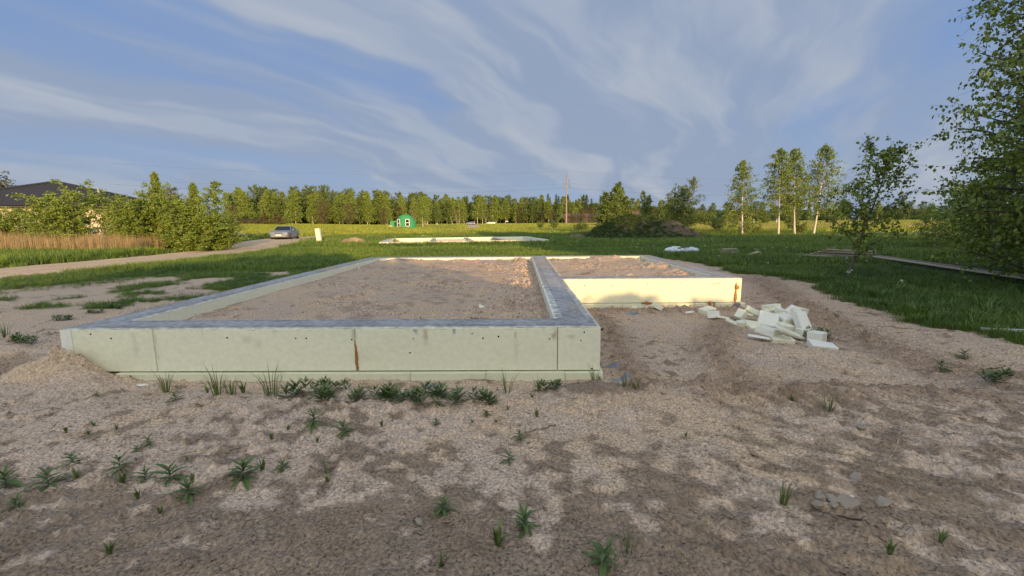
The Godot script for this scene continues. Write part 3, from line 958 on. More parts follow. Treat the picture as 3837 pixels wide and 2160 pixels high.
# ---------- houses
func roof_face(mb: MB, e0: Vector3, e1: Vector3, apex: Vector3, row := 0.34, wave := 0.24) -> void:
	# interlocking tile courses on a triangular hip face
	var up := apex - (e0 + e1) * 0.5
	var n := (e1 - e0).cross(up).normalized()
	if n.y < 0.0: n = -n
	var rows := int(up.length() / row)
	for r in rows:
		var t0 := float(r) / rows
		var t1 := float(r + 1) / rows
		var a0 := e0.lerp(apex, t0)
		var b0 := e1.lerp(apex, t0)
		var a1 := e0.lerp(apex, t1)
		var b1 := e1.lerp(apex, t1)
		var m := maxi(2, int((b0 - a0).length() / wave * 4.0))
		for k in m:
			var s0 := float(k) / m
			var s1 := float(k + 1) / m
			var l0 := (b0 - a0).length() * (s0 - 0.5) / wave * TAU
			var l1 := (b0 - a0).length() * (s1 - 0.5) / wave * TAU
			var w0 := 0.022 * maxf(0.0, sin(l0))
			var w1 := 0.022 * maxf(0.0, sin(l1))
			var p0 := a0.lerp(b0, s0) + n * (w0 + 0.035)
			var p1 := a0.lerp(b0, s1) + n * (w1 + 0.035)
			mb.quad(p0, p1, a1.lerp(b1, s1) + n * w1, a1.lerp(b1, s0) + n * w0)
			mb.quad(a0.lerp(b0, s0), a0.lerp(b0, s1), p1, p0)

func ridge(parent: Node, a: Vector3, b: Vector3, m: Material) -> void:
	var mb := MB.new()
	var cnt := int(a.distance_to(b) / 0.38)
	for k in cnt:
		var q0 := a.lerp(b, float(k) / cnt)
		var q1 := a.lerp(b, float(k + 1) / cnt + 0.006)
		tube(mb, [q0, q1], [0.115, 0.10], 8)
	part("ridge_tiles", mb.mesh(m), parent)

func build_buildings() -> void:
	# bungalow with a black tiled hip roof behind the hedge bushes
	var gx := -46.2
	var gf := 45.6
	var g := broad(gx, gf) - 0.1
	var o := thing("bungalow", "cream bungalow with a black tiled hip roof half hidden by green bushes", "house", P(gx, g, gf), deg_to_rad(22.0))
	var tile := mat("roof_tile", lin(0.028, 0.028, 0.032), 0.42)
	var wallm := mat("render", lin(0.74, 0.66, 0.47), 0.9)
	tri_tex(wallm, grain(311, 0.05, 0.2, 0.9, 256), 0.6)
	var hw := 8.2
	var hd := 7.4
	var ey := 3.15
	var ay := 5.75
	var c := [Vector3(-hw, ey, hd), Vector3(hw, ey, hd), Vector3(hw, ey, -hd), Vector3(-hw, ey, -hd)]
	var ra := Vector3(-0.9, ay, 0)
	var roof_node := Node3D.new()
	roof_node.name = "roof"
	o.add_child(roof_node)
	for k in 4:
		var mb := MB.new()
		roof_face(mb, c[k], c[(k + 1) % 4], ra)
		part("tile_slope", mb.mesh(tile), roof_node)
		ridge(roof_node, c[k] + Vector3(0, 0.06, 0), ra + Vector3(0, 0.06, 0), tile)
	for k in 4:
		var mb := MB.new()
		var a: Vector3 = c[k] + Vector3(0, -0.11, 0)
		var b: Vector3 = c[(k + 1) % 4] + Vector3(0, -0.11, 0)
		tube(mb, [a, b], [0.07, 0.07], 8)
		part("gutter", mb.mesh(mat("gutter", lin(0.07, 0.045, 0.03), 0.5)), o)
	var wb := MB.new()
	box(wb, Transform3D(Basis.IDENTITY, Vector3(0, (ey - 0.12) * 0.5, 0)), Vector3(hw * 2 - 1.3, ey - 0.12, hd * 2 - 1.3), 0.01)
	part("wall", wb.mesh(wallm), o)
	var sb := MB.new()
	box(sb, Transform3D(Basis.IDENTITY, Vector3(0, ey - 0.09, 0)), Vector3(hw * 2 - 0.1, 0.05, hd * 2 - 0.1), 0.005)
	part("soffit", sb.mesh(mat("soffit", lin(0.32, 0.20, 0.11), 0.7)), o)
	for q in [[2.0, 2.6], [-4.6, 1.6]]:
		var w := MB.new()
		box(w, Transform3D(Basis.IDENTITY, Vector3(q[0], 1.6, hd - 0.65)), Vector3(q[1], 1.3, 0.06), 0.01)
		var wn := part("window", w.mesh(mat("window_frame", lin(0.72, 0.72, 0.70), 0.5)), o)
		var p := MB.new()
		box(p, Transform3D(Basis.IDENTITY, Vector3(q[0], 1.6, hd - 0.62)), Vector3(q[1] - 0.16, 1.14, 0.02), 0.004)
		part("pane", p.mesh(mat("dark_glass", lin(0.02, 0.025, 0.03), 0.08)), wn)
	var vb := MB.new()
	tube(vb, [Vector3(3.0, 4.55, 1.5), Vector3(3.0, 5.15, 1.5)], [0.09, 0.09], 8, Color.WHITE, true)
	part("vent_pipe", vb.mesh(mat("vent", lin(0.4, 0.4, 0.42), 0.5)), o)
	# flat-roofed outbuilding past the bushes
	var of := 74.0
	var ox := -53.6
	var og := broad(ox, of)
	o = thing("outbuilding", "small pale outbuilding with a shallow grey roof behind the corrugated container", "building", P(ox, og, of), deg_to_rad(12.0))
	var ob := MB.new()
	box(ob, Transform3D(Basis.IDENTITY, Vector3(0, 1.45, 0)), Vector3(4.6, 2.9, 4.0), 0.01)
	part("wall", ob.mesh(wallm), o)
	var rb := MB.new()
	for k in 4:
		var cc := [Vector3(-3.6, 3.05, 3.0), Vector3(3.6, 3.05, 3.0), Vector3(3.6, 3.05, -3.0), Vector3(-3.6, 3.05, -3.0)]
		rb.tri(cc[k], cc[(k + 1) % 4], Vector3(0, 3.75, 0))
		rb.quad(cc[k] - Vector3(0, 0.22, 0), cc[(k + 1) % 4] - Vector3(0, 0.22, 0), cc[(k + 1) % 4], cc[k])
	rb.quad(Vector3(-3.6, 2.83, 3), Vector3(3.6, 2.83, 3), Vector3(3.6, 2.83, -3), Vector3(-3.6, 2.83, -3))
	part("roof", rb.mesh(mat("tin_roof", lin(0.20, 0.22, 0.25), 0.35, 0.3)), o)
	# corrugated container
	o = thing("container", "rusty-edged pale corrugated container beside the bushes", "container", P(-48.6, broad(-48.6, 68.0), 68.0), deg_to_rad(8.0))
	var cm := mat("corrugated", lin(0.50, 0.52, 0.56), 0.55, 0.2)
	var cb := MB.new()
	for k in 34:
		var xa := -2.4 + k * 4.8 / 34.0
		var xb := xa + 4.8 / 34.0
		var za := 1.2 + (0.05 if k % 2 == 0 else 0.0)
		var zb := 1.2 + (0.0 if k % 2 == 0 else 0.05)
		cb.quad(Vector3(xa, 0.1, za), Vector3(xb, 0.1, zb), Vector3(xb, 2.5, zb), Vector3(xa, 2.5, za))
	for k in 16:
		var z0 := 1.2 - k * 2.4 / 16.0
		var z1 := z0 - 2.4 / 16.0
		cb.quad(Vector3(2.4 + (0.05 if k % 2 == 0 else 0.0), 0.1, z0), Vector3(2.4 + (0.0 if k % 2 == 0 else 0.05), 0.1, z1), Vector3(2.4 + (0.0 if k % 2 == 0 else 0.05), 2.5, z1), Vector3(2.4 + (0.05 if k % 2 == 0 else 0.0), 2.5, z0))
	cb.quad(Vector3(-2.4, 2.5, 1.2), Vector3(2.4, 2.5, 1.2), Vector3(2.4, 2.5, -1.2), Vector3(-2.4, 2.5, -1.2))
	cb.quad(Vector3(-2.4, 0.1, -1.2), Vector3(2.4, 0.1, -1.2), Vector3(2.4, 2.5, -1.2), Vector3(-2.4, 2.5, -1.2))
	cb.quad(Vector3(-2.4, 0.1, 1.2), Vector3(-2.4, 0.1, -1.2), Vector3(-2.4, 2.5, -1.2), Vector3(-2.4, 2.5, 1.2))
	part("panel", cb.mesh(cm), o)
	for q in [[Vector3(0, 2.52, 1.2), Vector3(4.9, 0.12, 0.12)], [Vector3(2.42, 1.25, 1.22), Vector3(0.13, 2.6, 0.13)], [Vector3(0, 0.06, 1.2), Vector3(4.9, 0.12, 0.12)], [Vector3(2.42, 2.52, 0), Vector3(0.12, 0.12, 2.4)]]:
		var eb := MB.new()
		box(eb, Transform3D(Basis.IDENTITY, q[0]), q[1], 0.01)
		part("edge_rail", eb.mesh(mat("rust", lin(0.36, 0.17, 0.09), 0.85)), o)
	# dark slatted fence on the rise
	var fg := broad(-79.0, 128.0)
	o = thing("slat_fence", "black horizontal slat fence with steel posts on the rise before the wood", "fence", P(-79.5, fg, 126.0), deg_to_rad(4.0))
	var fm := mat("fence_slat", lin(0.022, 0.024, 0.030), 0.5)
	var posts := [-6.4, -3.9, -0.9, 2.1, 3.9, 5.5]
	for x in posts:
		var pb := MB.new()
		box(pb, Transform3D(Basis.IDENTITY, Vector3(x, 0.95, 0.07)), Vector3(0.09, 1.9, 0.06), 0.005)
		part("post", pb.mesh(mat("fence_post", lin(0.06, 0.065, 0.075), 0.5)), o)
	for k in posts.size() - 1:
		for r in 7:
			var slb := MB.new()
			var x0: float = posts[k]
			var x1: float = posts[k + 1]
			box(slb, Transform3D(Basis(Vector3.RIGHT, 0.3), Vector3((x0 + x1) * 0.5, 0.32 + r * 0.235, 0)), Vector3(x1 - x0 - 0.09, 0.20, 0.02), 0.004)
			part("slat", slb.mesh(fm), o)
	var plb := MB.new()
	box(plb, Transform3D(Basis.IDENTITY, Vector3(-0.4, 0.05, 0.0)), Vector3(12.2, 0.22, 0.16), 0.01)
	part("plinth", plb.mesh(mat("plinth", lin(0.38, 0.38, 0.37), 0.9)), o)
	build_dome()
	# brown roofed house behind the bushes past the mound
	o = thing("cottage", "low cottage with a red-brown roof showing between the bushes behind the mound", "house", P(27.4, broad(27.0, 118.0), 118.0), deg_to_rad(-14.0))
	var hb := MB.new()
	box(hb, Transform3D(Basis.IDENTITY, Vector3(0, 1.2, 0)), Vector3(8, 2.4, 6), 0.02)
	part("wall", hb.mesh(mat("cottage_wall", lin(0.42, 0.36, 0.30), 0.9)), o)
	var hr := MB.new()
	hr.quad(Vector3(-4.5, 2.3, 3.5), Vector3(4.5, 2.3, 3.5), Vector3(4.0, 4.1, 0), Vector3(-4.0, 4.1, 0))
	hr.quad(Vector3(-4.5, 2.3, -3.5), Vector3(4.5, 2.3, -3.5), Vector3(4.0, 4.1, 0), Vector3(-4.0, 4.1, 0))
	hr.tri(Vector3(-4.5, 2.3, 3.5), Vector3(-4.5, 2.3, -3.5), Vector3(-4.0, 4.1, 0))
	hr.tri(Vector3(4.5, 2.3, 3.5), Vector3(4.5, 2.3, -3.5), Vector3(4.0, 4.1, 0))
	part("roof", hr.mesh(mat("brown_roof", lin(0.16, 0.08, 0.058), 0.85)), o)
	var hr2 := MB.new()
	hr2.quad(Vector3(3.2, 2.0, 4.4), Vector3(7.2, 2.0, 4.4), Vector3(7.0, 2.9, 1.2), Vector3(3.4, 2.9, 1.2))
	hr2.quad(Vector3(3.2, 1.9, 4.4), Vector3(7.2, 1.9, 4.4), Vector3(7.2, 2.0, 4.4), Vector3(3.2, 2.0, 4.4))
	part("lean_to_roof", hr2.mesh(mat("grey_roof", lin(0.34, 0.36, 0.40), 0.5, 0.2)), o)
	for q in [Vector3(3.4, 1.0, 4.2), Vector3(7.0, 1.0, 4.2)]:
		var cpb := MB.new()
		box(cpb, Transform3D(Basis.IDENTITY, q), Vector3(0.12, 2.0, 0.12), 0.01)
		part("lean_to_post", cpb.mesh(mats["cottage_wall"]), o)
	o = thing("long_shed", "long low shed with a dull red roof at the wood's edge behind the power pole", "shed", P(37.0, broad(37.0, 216.0), 216.0), deg_to_rad(-6.0))
	var lb := MB.new()
	box(lb, Transform3D(Basis.IDENTITY, Vector3(0, 1.7, 0)), Vector3(30, 3.4, 8), 0.02)
	part("wall", lb.mesh(mat("shed_wall", lin(0.10, 0.075, 0.06), 0.9)), o)
	var lr := MB.new()
	lr.quad(Vector3(-15.5, 3.3, 4.6), Vector3(15.5, 3.3, 4.6), Vector3(15.5, 4.9, 0), Vector3(-15.5, 4.9, 0))
	lr.quad(Vector3(-15.5, 3.3, -4.6), Vector3(15.5, 3.3, -4.6), Vector3(15.5, 4.9, 0), Vector3(-15.5, 4.9, 0))
	lr.tri(Vector3(-15.5, 3.3, 4.6), Vector3(-15.5, 3.3, -4.6), Vector3(-15.5, 4.9, 0))
	lr.tri(Vector3(15.5, 3.3, 4.6), Vector3(15.5, 3.3, -4.6), Vector3(15.5, 4.9, 0))
	part("roof", lr.mesh(mats["brown_roof"]), o)

func build_dome() -> void:
	var cx := -30.6
	var cf := 120.0
	var g := broad(cx, cf) - 0.35 * bump2(cx, cf, -28.0, 115.0, 30.0, 45.0) * 0.0
	var o := thing("dome_house", "bright green dome house with two white-framed windows and a low annexe", "house", P(cx, g, cf), deg_to_rad(6.0))
	var m := mat("dome_green", lin(0.050, 0.34, 0.115), 0.65)
	tri_tex(m, grain(401, 0.04, 0.2, 0.86, 256), 0.4, ImageTexture.create_from_image(noise_img(91, 0.1, 256, 4)), 2.0)
	var r := 2.85
	var mb := MB.new()
	sheet(mb, 48, 16, func(a: float, b: float) -> Array:
		var an := -a * TAU
		var t := b * PI * 0.5
		var rr := r * pow(cos(t), 0.85)
		return [Vector3(cos(an) * rr, 3.65 * sin(t), sin(an) * rr), Color.WHITE])
	part("shell", mb.mesh(m), o)
	# two openings: box reveals set into the shell, each with a frame and panes
	for q in [[-1.25, 1.35, 0.75, 1.9, 2.25], [0.75, 1.45, 0.95, 1.75, 2.45]]:
		var ang := atan2(q[0], q[4])
		var t := Transform3D(Basis(Vector3.UP, ang), Vector3(sin(ang) * 2.55, q[1], cos(ang) * 2.55))
		var fb := MB.new()
		box(fb, t * Transform3D(Basis.IDENTITY, Vector3(0, 0, 0.12)), Vector3(q[2] + 0.3, q[3] + 0.3, 0.5), 0.04)
		var rv := part("window", fb.mesh(m), o)
		for s in [[Vector3(0, q[3] * 0.5, 0.40), Vector3(q[2] + 0.1, 0.14, 0.1)], [Vector3(0, -q[3] * 0.5, 0.40), Vector3(q[2] + 0.1, 0.14, 0.1)], [Vector3(-q[2] * 0.5, 0, 0.40), Vector3(0.14, q[3] + 0.1, 0.1)], [Vector3(q[2] * 0.5, 0, 0.40), Vector3(0.14, q[3] + 0.1, 0.1)], [Vector3(0, 0, 0.40), Vector3(q[2], 0.14, 0.08)]]:
			var wb := MB.new()
			box(wb, t * Transform3D(Basis.IDENTITY, s[0]), s[1], 0.01)
			part("frame", wb.mesh(mat("white_frame", lin(0.78, 0.78, 0.74), 0.5)), rv)
		for s in [-1, 1]:
			var pb := MB.new()
			box(pb, t * Transform3D(Basis.IDENTITY, Vector3(0, s * q[3] * 0.25, 0.375)), Vector3(q[2] - 0.1, q[3] * 0.5 - 0.1, 0.02), 0.003)
			part("pane", pb.mesh(mat("dark_glass", lin(0.02, 0.025, 0.03), 0.08)), rv)
	# annexe with rounded roof edge
	var ab := MB.new()
	var prof := [Vector2(-1.0, 0.0), Vector2(-1.0, 1.45), Vector2(-0.92, 1.75), Vector2(-0.7, 1.95), Vector2(-0.3, 2.0), Vector2(1.2, 2.0), Vector2(1.2, 0.0)]
	for k in prof.size() - 1:
		ab.quad(Vector3(prof[k].x - 3.0, prof[k].y, 1.2), Vector3(prof[k + 1].x - 3.0, prof[k + 1].y, 1.2), Vector3(prof[k + 1].x - 3.0, prof[k + 1].y, -1.6), Vector3(prof[k].x - 3.0, prof[k].y, -1.6))
	for z in [1.2, -1.6]:
		for k in range(1, prof.size() - 1):
			ab.tri(Vector3(prof[0].x - 3.0, prof[0].y, z), Vector3(prof[k].x - 3.0, prof[k].y, z), Vector3(prof[k + 1].x - 3.0, prof[k + 1].y, z))
	var an := part("annexe", ab.mesh(m), o)
	var db := MB.new()
	box(db, Transform3D(Basis.IDENTITY, Vector3(-2.55, 0.95, 1.21)), Vector3(0.5, 1.3, 0.03), 0.005)
	part("doorway", db.mesh(mat("dark_opening", lin(0.015, 0.03, 0.018), 0.9)), an)
	var bb := MB.new()
	box(bb, Transform3D(Basis.IDENTITY, Vector3(-3.7, 0.35, 1.5)), Vector3(0.85, 0.75, 0.4), 0.02)
	single("bale", bb.mesh(mat("pale_block", lin(0.62, 0.54, 0.42), 0.9)), "pale block standing against the annexe of the green dome", "block", "", Transform3D(o.transform))

# ---------- trees
func leaf_mat(called: String, col: Color, back: float) -> StandardMaterial3D:
	if mats.has(called): return mats[called]
	var m := mat(called, col, 0.55, 0.0, true)
	m.backlight_enabled = true
	m.backlight = Color(back, back, back * 0.6)
	return m

func bark_mat() -> StandardMaterial3D:
	if mats.has("bark"): return mats["bark"]
	var m := mat("bark", Color(1, 1, 1), 0.85, 0.0, true)
	return m

func add_leaf(mb: MB, p: Vector3, d: Vector3, s: Vector3, len_: float, wid: float, col: Color) -> void:
	var k := mb.v.size()
	mb.v.append(p); mb.v.append(p + d * len_ * 0.42 + s * wid * 0.5); mb.v.append(p + d * len_); mb.v.append(p + d * len_ * 0.42 - s * wid * 0.5)
	mb.c.append(col); mb.c.append(col); mb.c.append(col); mb.c.append(col)
	mb.i.append(k); mb.i.append(k + 1); mb.i.append(k + 2); mb.i.append(k); mb.i.append(k + 2); mb.i.append(k + 3)

func rdir(r: RandomNumberGenerator) -> Vector3:
	var z := r.randf_range(-1.0, 1.0)
	var a := r.randf() * TAU
	var q := sqrt(1.0 - z * z)
	return Vector3(q * cos(a), z, q * sin(a))

# p: h height, r0 trunk radius, lean, base (crown start 0..1), cr crown radius, br branches, tw twigs a branch, lf leaves a twig,
# leaf size, shape ("birch", "round", "cone", "bush"), stems, up (branch lift), droop, cols [dark, light], bark [low, high]
func grow(p: Dictionary) -> Array:
	var r := RandomNumberGenerator.new()
	r.seed = p.get("seed", 1)
	var wood := MB.new()
	var crown := MB.new()
	var h0: float = p.h
	var stems: int = p.get("stems", 1)
	var ca: Color = p.cols[0]
	var cb: Color = p.cols[1]
	var shape: String = p.get("shape", "birch")
	var leaf: float = p.leaf
	for sidx in stems:
		var h := h0 * (1.0 if sidx == 0 else r.randf_range(0.6, 0.95))
		var lean: Vector2 = p.get("lean", Vector2.ZERO)
		var foot := Vector3.ZERO
		if stems > 1:
			var sa := TAU * sidx / stems + r.randf() * 0.8
			lean += Vector2(cos(sa), sin(sa)) * p.get("spread", 0.25) * h * r.randf_range(0.5, 1.0)
			foot = Vector3(cos(sa), 0, sin(sa)) * p.get("foot", 0.1)
		var tp := []
		var trd := []
		var seg := 9
		var wob := Vector2(r.randf_range(-1, 1), r.randf_range(-1, 1)) * 0.02 * h
		for k in seg + 1:
			var t := float(k) / seg
			var l: Vector2 = lean * (t if not p.has("curve") else pow(t, p.curve)) + wob * sin(t * 5.0)
			tp.append(foot + Vector3(l.x, h * t - 0.05 * (1.0 - t), l.y))
			trd.append(p.r0 * (1.0 / pow(stems, 0.4)) * pow(1.0 - t * 0.96, 0.9) * (1.25 if k == 0 else 1.0))
		var b0 := wood.v.size()
		tube(wood, tp, trd, p.get("sides", 6), Color.WHITE)
		var ring: int = p.get("sides", 6)
		for k in seg + 1:
			var t := float(k) / seg
			var bc: Color = (p.bark[0] as Color).lerp(p.bark[1], sstep(0.55, 1.0, t))
			for s in ring:
				var dk := 0.25 if r.randf() < p.get("flecks", 0.0) else 1.0
				wood.c[b0 + k * ring + s] = Color(bc.r * dk, bc.g * dk, bc.b * dk)
		var base: float = p.base
		var nbr: int = maxi(3, int(float(p.br) / stems))
		for bi in nbr:
			var q := (bi + r.randf()) / nbr
			var t := base + (0.985 - base) * q
			var kk := t * seg
			var k0 := clampi(int(kk), 0, seg - 1)
			var org: Vector3 = tp[k0].lerp(tp[k0 + 1], kk - k0)
			var prof := 1.0
			match shape:
				"birch": prof = pow(1.0 - q, 0.62) * (0.62 + 0.38 * sstep(0.0, 0.22, q)) + 0.06
				"round": prof = sqrt(maxf(0.02, 1.0 - pow(q * 1.5 - 0.6, 2.0) / 0.9))
				"cone": prof = pow(1.0 - q, 0.9) + 0.03
				"bush": prof = 0.55 + 0.45 * sin(q * PI)
				"pine": prof = 0.75 + 0.25 * sin(q * PI) - 0.55 * sstep(0.7, 1.0, q)
			var bl: float = p.cr * prof * r.randf_range(0.68, 1.12)
			var az := bi * 2.39996 + r.randf_range(-0.5, 0.5)
			var lift: float = p.get("up", 0.6) + r.randf_range(-0.2, 0.2) + 0.5 * q
			var d := Vector3(cos(az) * cos(lift), sin(lift), sin(az) * cos(lift))
			var bp := [org]
			var bs := 4
			var cur := org
			for k in bs:
				d = (d + Vector3(0, -p.get("droop", 0.25) * (k + 1) / bs, 0) + rdir(r) * 0.12).normalized()
				cur += d * bl / bs
				bp.append(cur)
			var br0: float = minf(trd[k0] * 0.5, 0.012 * bl + 0.006)
			var w0 := wood.v.size()
			tube(wood, bp, [br0, br0 * 0.8, br0 * 0.6, br0 * 0.4, br0 * 0.2], p.get("bsides", 3), p.bark[1])
			var tw: int = maxi(2, int(p.tw * (0.45 + 0.55 * bl / p.cr)))
			for ti in tw:
				var u := r.randf_range(p.get("inner", 0.18), 1.0)
				var ui := u * bs
				var u0 := clampi(int(ui), 0, bs - 1)
				var a: Vector3 = bp[u0].lerp(bp[u0 + 1], ui - u0)
				var td := (rdir(r) + d * 0.8 + Vector3(0, 0.15 - p.get("hang", 0.3), 0)).normalized()
				var tl: float = p.get("twl", 0.32) * bl * r.randf_range(0.5, 1.1) + leaf * 0.6
				if p.get("twigs", false):
					var td2 := (td + Vector3(0, -p.get("hang", 0.3), 0)).normalized()
					tube(wood, [a, a + td * tl * 0.5, a + td * tl * 0.5 + td2 * tl * 0.5], [0.004, 0.003, 0.0015], 3, p.bark[1])
				var shade := r.randf()
				for li in p.lf:
					var uu := r.randf_range(0.1, 1.0)
					var lp := a + td * tl * uu + Vector3(0, -p.get("hang", 0.3) * tl * uu * uu * 0.5, 0) + rdir(r) * leaf * 0.55
					var ld := (rdir(r) + Vector3(0, -0.5, 0)).normalized()
					var ls := ld.cross(rdir(r)).normalized()
					var sz: float = leaf * r.randf_range(0.7, 1.2)
					add_leaf(crown, lp, ld, ls, sz, sz * p.get("aspect", 0.75), ca.lerp(cb, clampf(shade * 0.6 + r.randf() * 0.4, 0.0, 1.0)))
	return [wood.mesh(bark_mat()), crown.mesh(leaf_mat("leaf", Color(1, 1, 1), 0.55))]

func plant_tree(called: String, label: String, category: String, group: String, meshes: Array, x: float, f: float, turn: float, sc: Vector3, sink := 0.0) -> Node3D:
	var o := thing(called, label, category, P(x, ground_h(x, f) - sink, f), turn, group)
	o.scale = sc
	part("trunk", meshes[0], o)
	part("crown", meshes[1], o)
	return o

const BIRCH_LEAF := [Color(0.125, 0.190, 0.029), Color(0.240, 0.310, 0.044)]   # every birch here wears the same leaf
const WHITE_BARK := Color(0.62, 0.58, 0.50)
const BROWN_BARK := Color(0.10, 0.075, 0.055)
const GREY_BARK := Color(0.20, 0.17, 0.13)

func build_trees() -> void:
	# --- far wood: kinds grown once, then planted again and again
	var birch := []
	for k in 5:
		birch.append(grow({"seed": 100 + k, "h": 15.0, "r0": 0.17, "lean": Vector2(0.8 * sin(k * 2.0), 0.0), "base": 0.14 + 0.06 * (k % 2), "cr": 4.0, "br": 60, "tw": 11, "lf": 8, "leaf": 0.42, "up": 0.50, "droop": 0.30, "hang": 0.45, "cols": BIRCH_LEAF, "bark": [WHITE_BARK, WHITE_BARK * 0.6], "twl": 0.38}))
	var broadleaf := []
	for k in 3:
		broadleaf.append(grow({"seed": 140 + k, "shape": "round", "h": 13.5, "r0": 0.22, "base": 0.14, "cr": 4.3, "br": 44, "tw": 11, "lf": 7, "leaf": 0.46, "up": 0.5, "droop": 0.2, "cols": [Color(0.065, 0.11, 0.022), Color(0.15, 0.205, 0.036)], "bark": [GREY_BARK, GREY_BARK]}))
	var spruce := []
	for k in 2:
		spruce.append(grow({"seed": 160 + k, "shape": "cone", "h": 16.0, "r0": 0.2, "base": 0.08, "cr": 2.9, "br": 70, "tw": 9, "lf": 6, "leaf": 0.42, "aspect": 0.35, "up": -0.15, "droop": 0.12, "hang": 0.5, "cols": [Color(0.024, 0.038, 0.012), Color(0.060, 0.072, 0.018)], "bark": [BROWN_BARK, BROWN_BARK]}))
	var pine := []
	for k in 2:
		pine.append(grow({"seed": 170 + k, "shape": "bush", "h": 6.0, "r0": 0.16, "base": 0.06, "cr": 2.7, "br": 42, "tw": 11, "lf": 7, "leaf": 0.30, "aspect": 0.3, "up": 0.25, "droop": -0.25, "hang": -0.3, "cols": [Color(0.065, 0.07, 0.020), Color(0.17, 0.14, 0.042)], "bark": [BROWN_BARK, BROWN_BARK]}))
	var shrub := []
	for k in 4:
		shrub.append(grow({"seed": 180 + k, "shape": "bush", "h": 3.6, "r0": 0.05, "stems": 5, "spread": 0.42, "foot": 0.25, "base": 0.06, "cr": 1.1, "br": 60, "tw": 9, "lf": 8, "leaf": 0.16, "up": 0.6, "droop": 0.1, "cols": [Color(0.09, 0.14, 0.022), Color(0.20, 0.25, 0.04)], "bark": [GREY_BARK, GREY_BARK]}))
	var bare := grow({"seed": 195, "shape": "round", "h": 8.0, "r0": 0.13, "stems": 3, "spread": 0.3, "base": 0.2, "cr": 2.4, "br": 40, "tw": 6, "lf": 2, "leaf": 0.25, "up": 0.8, "droop": 0.1, "cols": [Color(0.12, 0.07, 0.04), Color(0.17, 0.12, 0.05)], "bark": [WHITE_BARK * 0.8, Color(0.24, 0.17, 0.11)], "bsides": 3})
	# the front of the wood: [x, f] along its edge
	var edge := [[-112.0, 168.0], [-95.0, 172.0], [-80.0, 176.0], [-66.0, 186.0], [-52.0, 205.0], [-40.0, 228.0], [-22.0, 244.0], [0.0, 246.0], [16.0, 238.0], [30.0, 232.0], [52.0, 226.0], [80.0, 226.0], [120.0, 222.0], [165.0, 214.0], [215.0, 200.0], [262.0, 180.0]]
	var r := RandomNumberGenerator.new()
	r.seed = 77
	var along := func(t: float) -> Vector2:
		var q := t * (edge.size() - 1)
		var k := clampi(int(q), 0, edge.size() - 2)
		return Vector2(edge[k][0], edge[k][1]).lerp(Vector2(edge[k + 1][0], edge[k + 1][1]), q - k)
	var n_front := 86
	for k in n_front:
		var t := (k + r.randf_range(0.1, 0.9)) / n_front
		var p: Vector2 = along.call(t)
		var x := p.x + r.randf_range(-1.5, 1.5)
		var f := p.y + r.randf_range(-4.0, 4.0)
		var hs := 0.95 if x < 20.0 else lerpf(0.90, 0.60, sstep(20.0, 110.0, x))
		if x < -60.0: hs = 0.92
		var pick := r.randf()
		var sc := hs * r.randf_range(0.80, 1.08)
		var vs := Vector3(sc * r.randf_range(0.85, 1.1), sc, sc * r.randf_range(0.85, 1.1))
		if pick < (0.62 if x < 20.0 else 0.25):
			plant_tree("birch_tree", "tall birch with a pale trunk on the near edge of the far wood", "birch tree", "birches along the wood's edge", birch[r.randi() % 5], x, f, r.randf() * TAU, vs)
		elif pick < 0.85:
			plant_tree("broadleaf_tree", "dense green broadleaf tree on the near edge of the far wood", "tree", "broadleaf trees along the wood's edge", broadleaf[r.randi() % 3], x, f, r.randf() * TAU, vs * 0.9)
		else:
			plant_tree("pine_tree", "bushy olive young pine on the near edge of the far wood", "pine tree", "young pines along the wood's edge", pine[r.randi() % 2], x, f - 3.0, r.randf() * TAU, Vector3.ONE * r.randf_range(0.9, 1.3))
	var n_back := 112
	for k in n_back:
		var t := (k + r.randf()) / n_back
		var p: Vector2 = along.call(t)
		var x := p.x * 1.04
		var f := p.y * 1.04 + r.randf_range(4.0, 14.0)
		var hs := 0.99 if x < 20.0 else lerpf(0.95, 0.62, sstep(20.0, 110.0, x))
		if x < -60.0: hs = 0.98
		var sc := hs * r.randf_range(0.88, 1.06)
		if (x > 12.0 and x < 66.0 and r.randf() < 0.6) or r.randf() < 0.05:
			plant_tree("spruce_tree", "dark pointed spruce standing inside the far wood", "spruce tree", "spruces in the far wood", spruce[r.randi() % 2], x, f, r.randf() * TAU, Vector3(sc * 1.1, sc * r.randf_range(0.9, 1.12), sc * 1.1))
		elif r.randf() < 0.55:
			plant_tree("broadleaf_tree", "tall dark broadleaf tree in the second row of the far wood", "tree", "second row of the far wood", broadleaf[r.randi() % 3], x, f, r.randf() * TAU, Vector3(sc, sc * 1.16, sc))
		else:
			plant_tree("birch_tree", "slender birch in the second row of the far wood", "birch tree", "birches of the second row", birch[r.randi() % 5], x, f, r.randf() * TAU, Vector3(sc * 1.2, sc * 1.05, sc * 1.2))
	# the depth of the wood, one mass behind those rows, leafy to the ground
	var mm := MultiMesh.new()
	mm.transform_format = MultiMesh.TRANSFORM_3D
	mm.mesh = broadleaf[1][1]
	mm.instance_count = 420
	for k in 420:
		var t := fmod(k * 0.61803, 1.0)
		var p: Vector2 = along.call(t)
		var hs := 1.02 if p.x < 20.0 else lerpf(1.0, 0.66, sstep(20.0, 110.0, p.x))
		var x := p.x * 1.10
		var f := p.y * 1.10 + r.randf_range(6.0, 34.0)
		mm.set_instance_transform(k, Transform3D(Basis(Vector3.UP, r.randf() * TAU).scaled(Vector3(1.2, hs * r.randf_range(0.9, 1.1) * (0.55 if k % 3 == 0 else 1.0), 1.2)), P(x, broad(x, f) - 2.6 * (0.55 if k % 3 == 0 else 1.0), f)))
	var mi := MultiMeshInstance3D.new()
	mi.name = "far_wood"
	mi.multimesh = mm
	add_child(mi)
	tag(mi, "dark inner mass of the far wood behind its front trees", "wood")
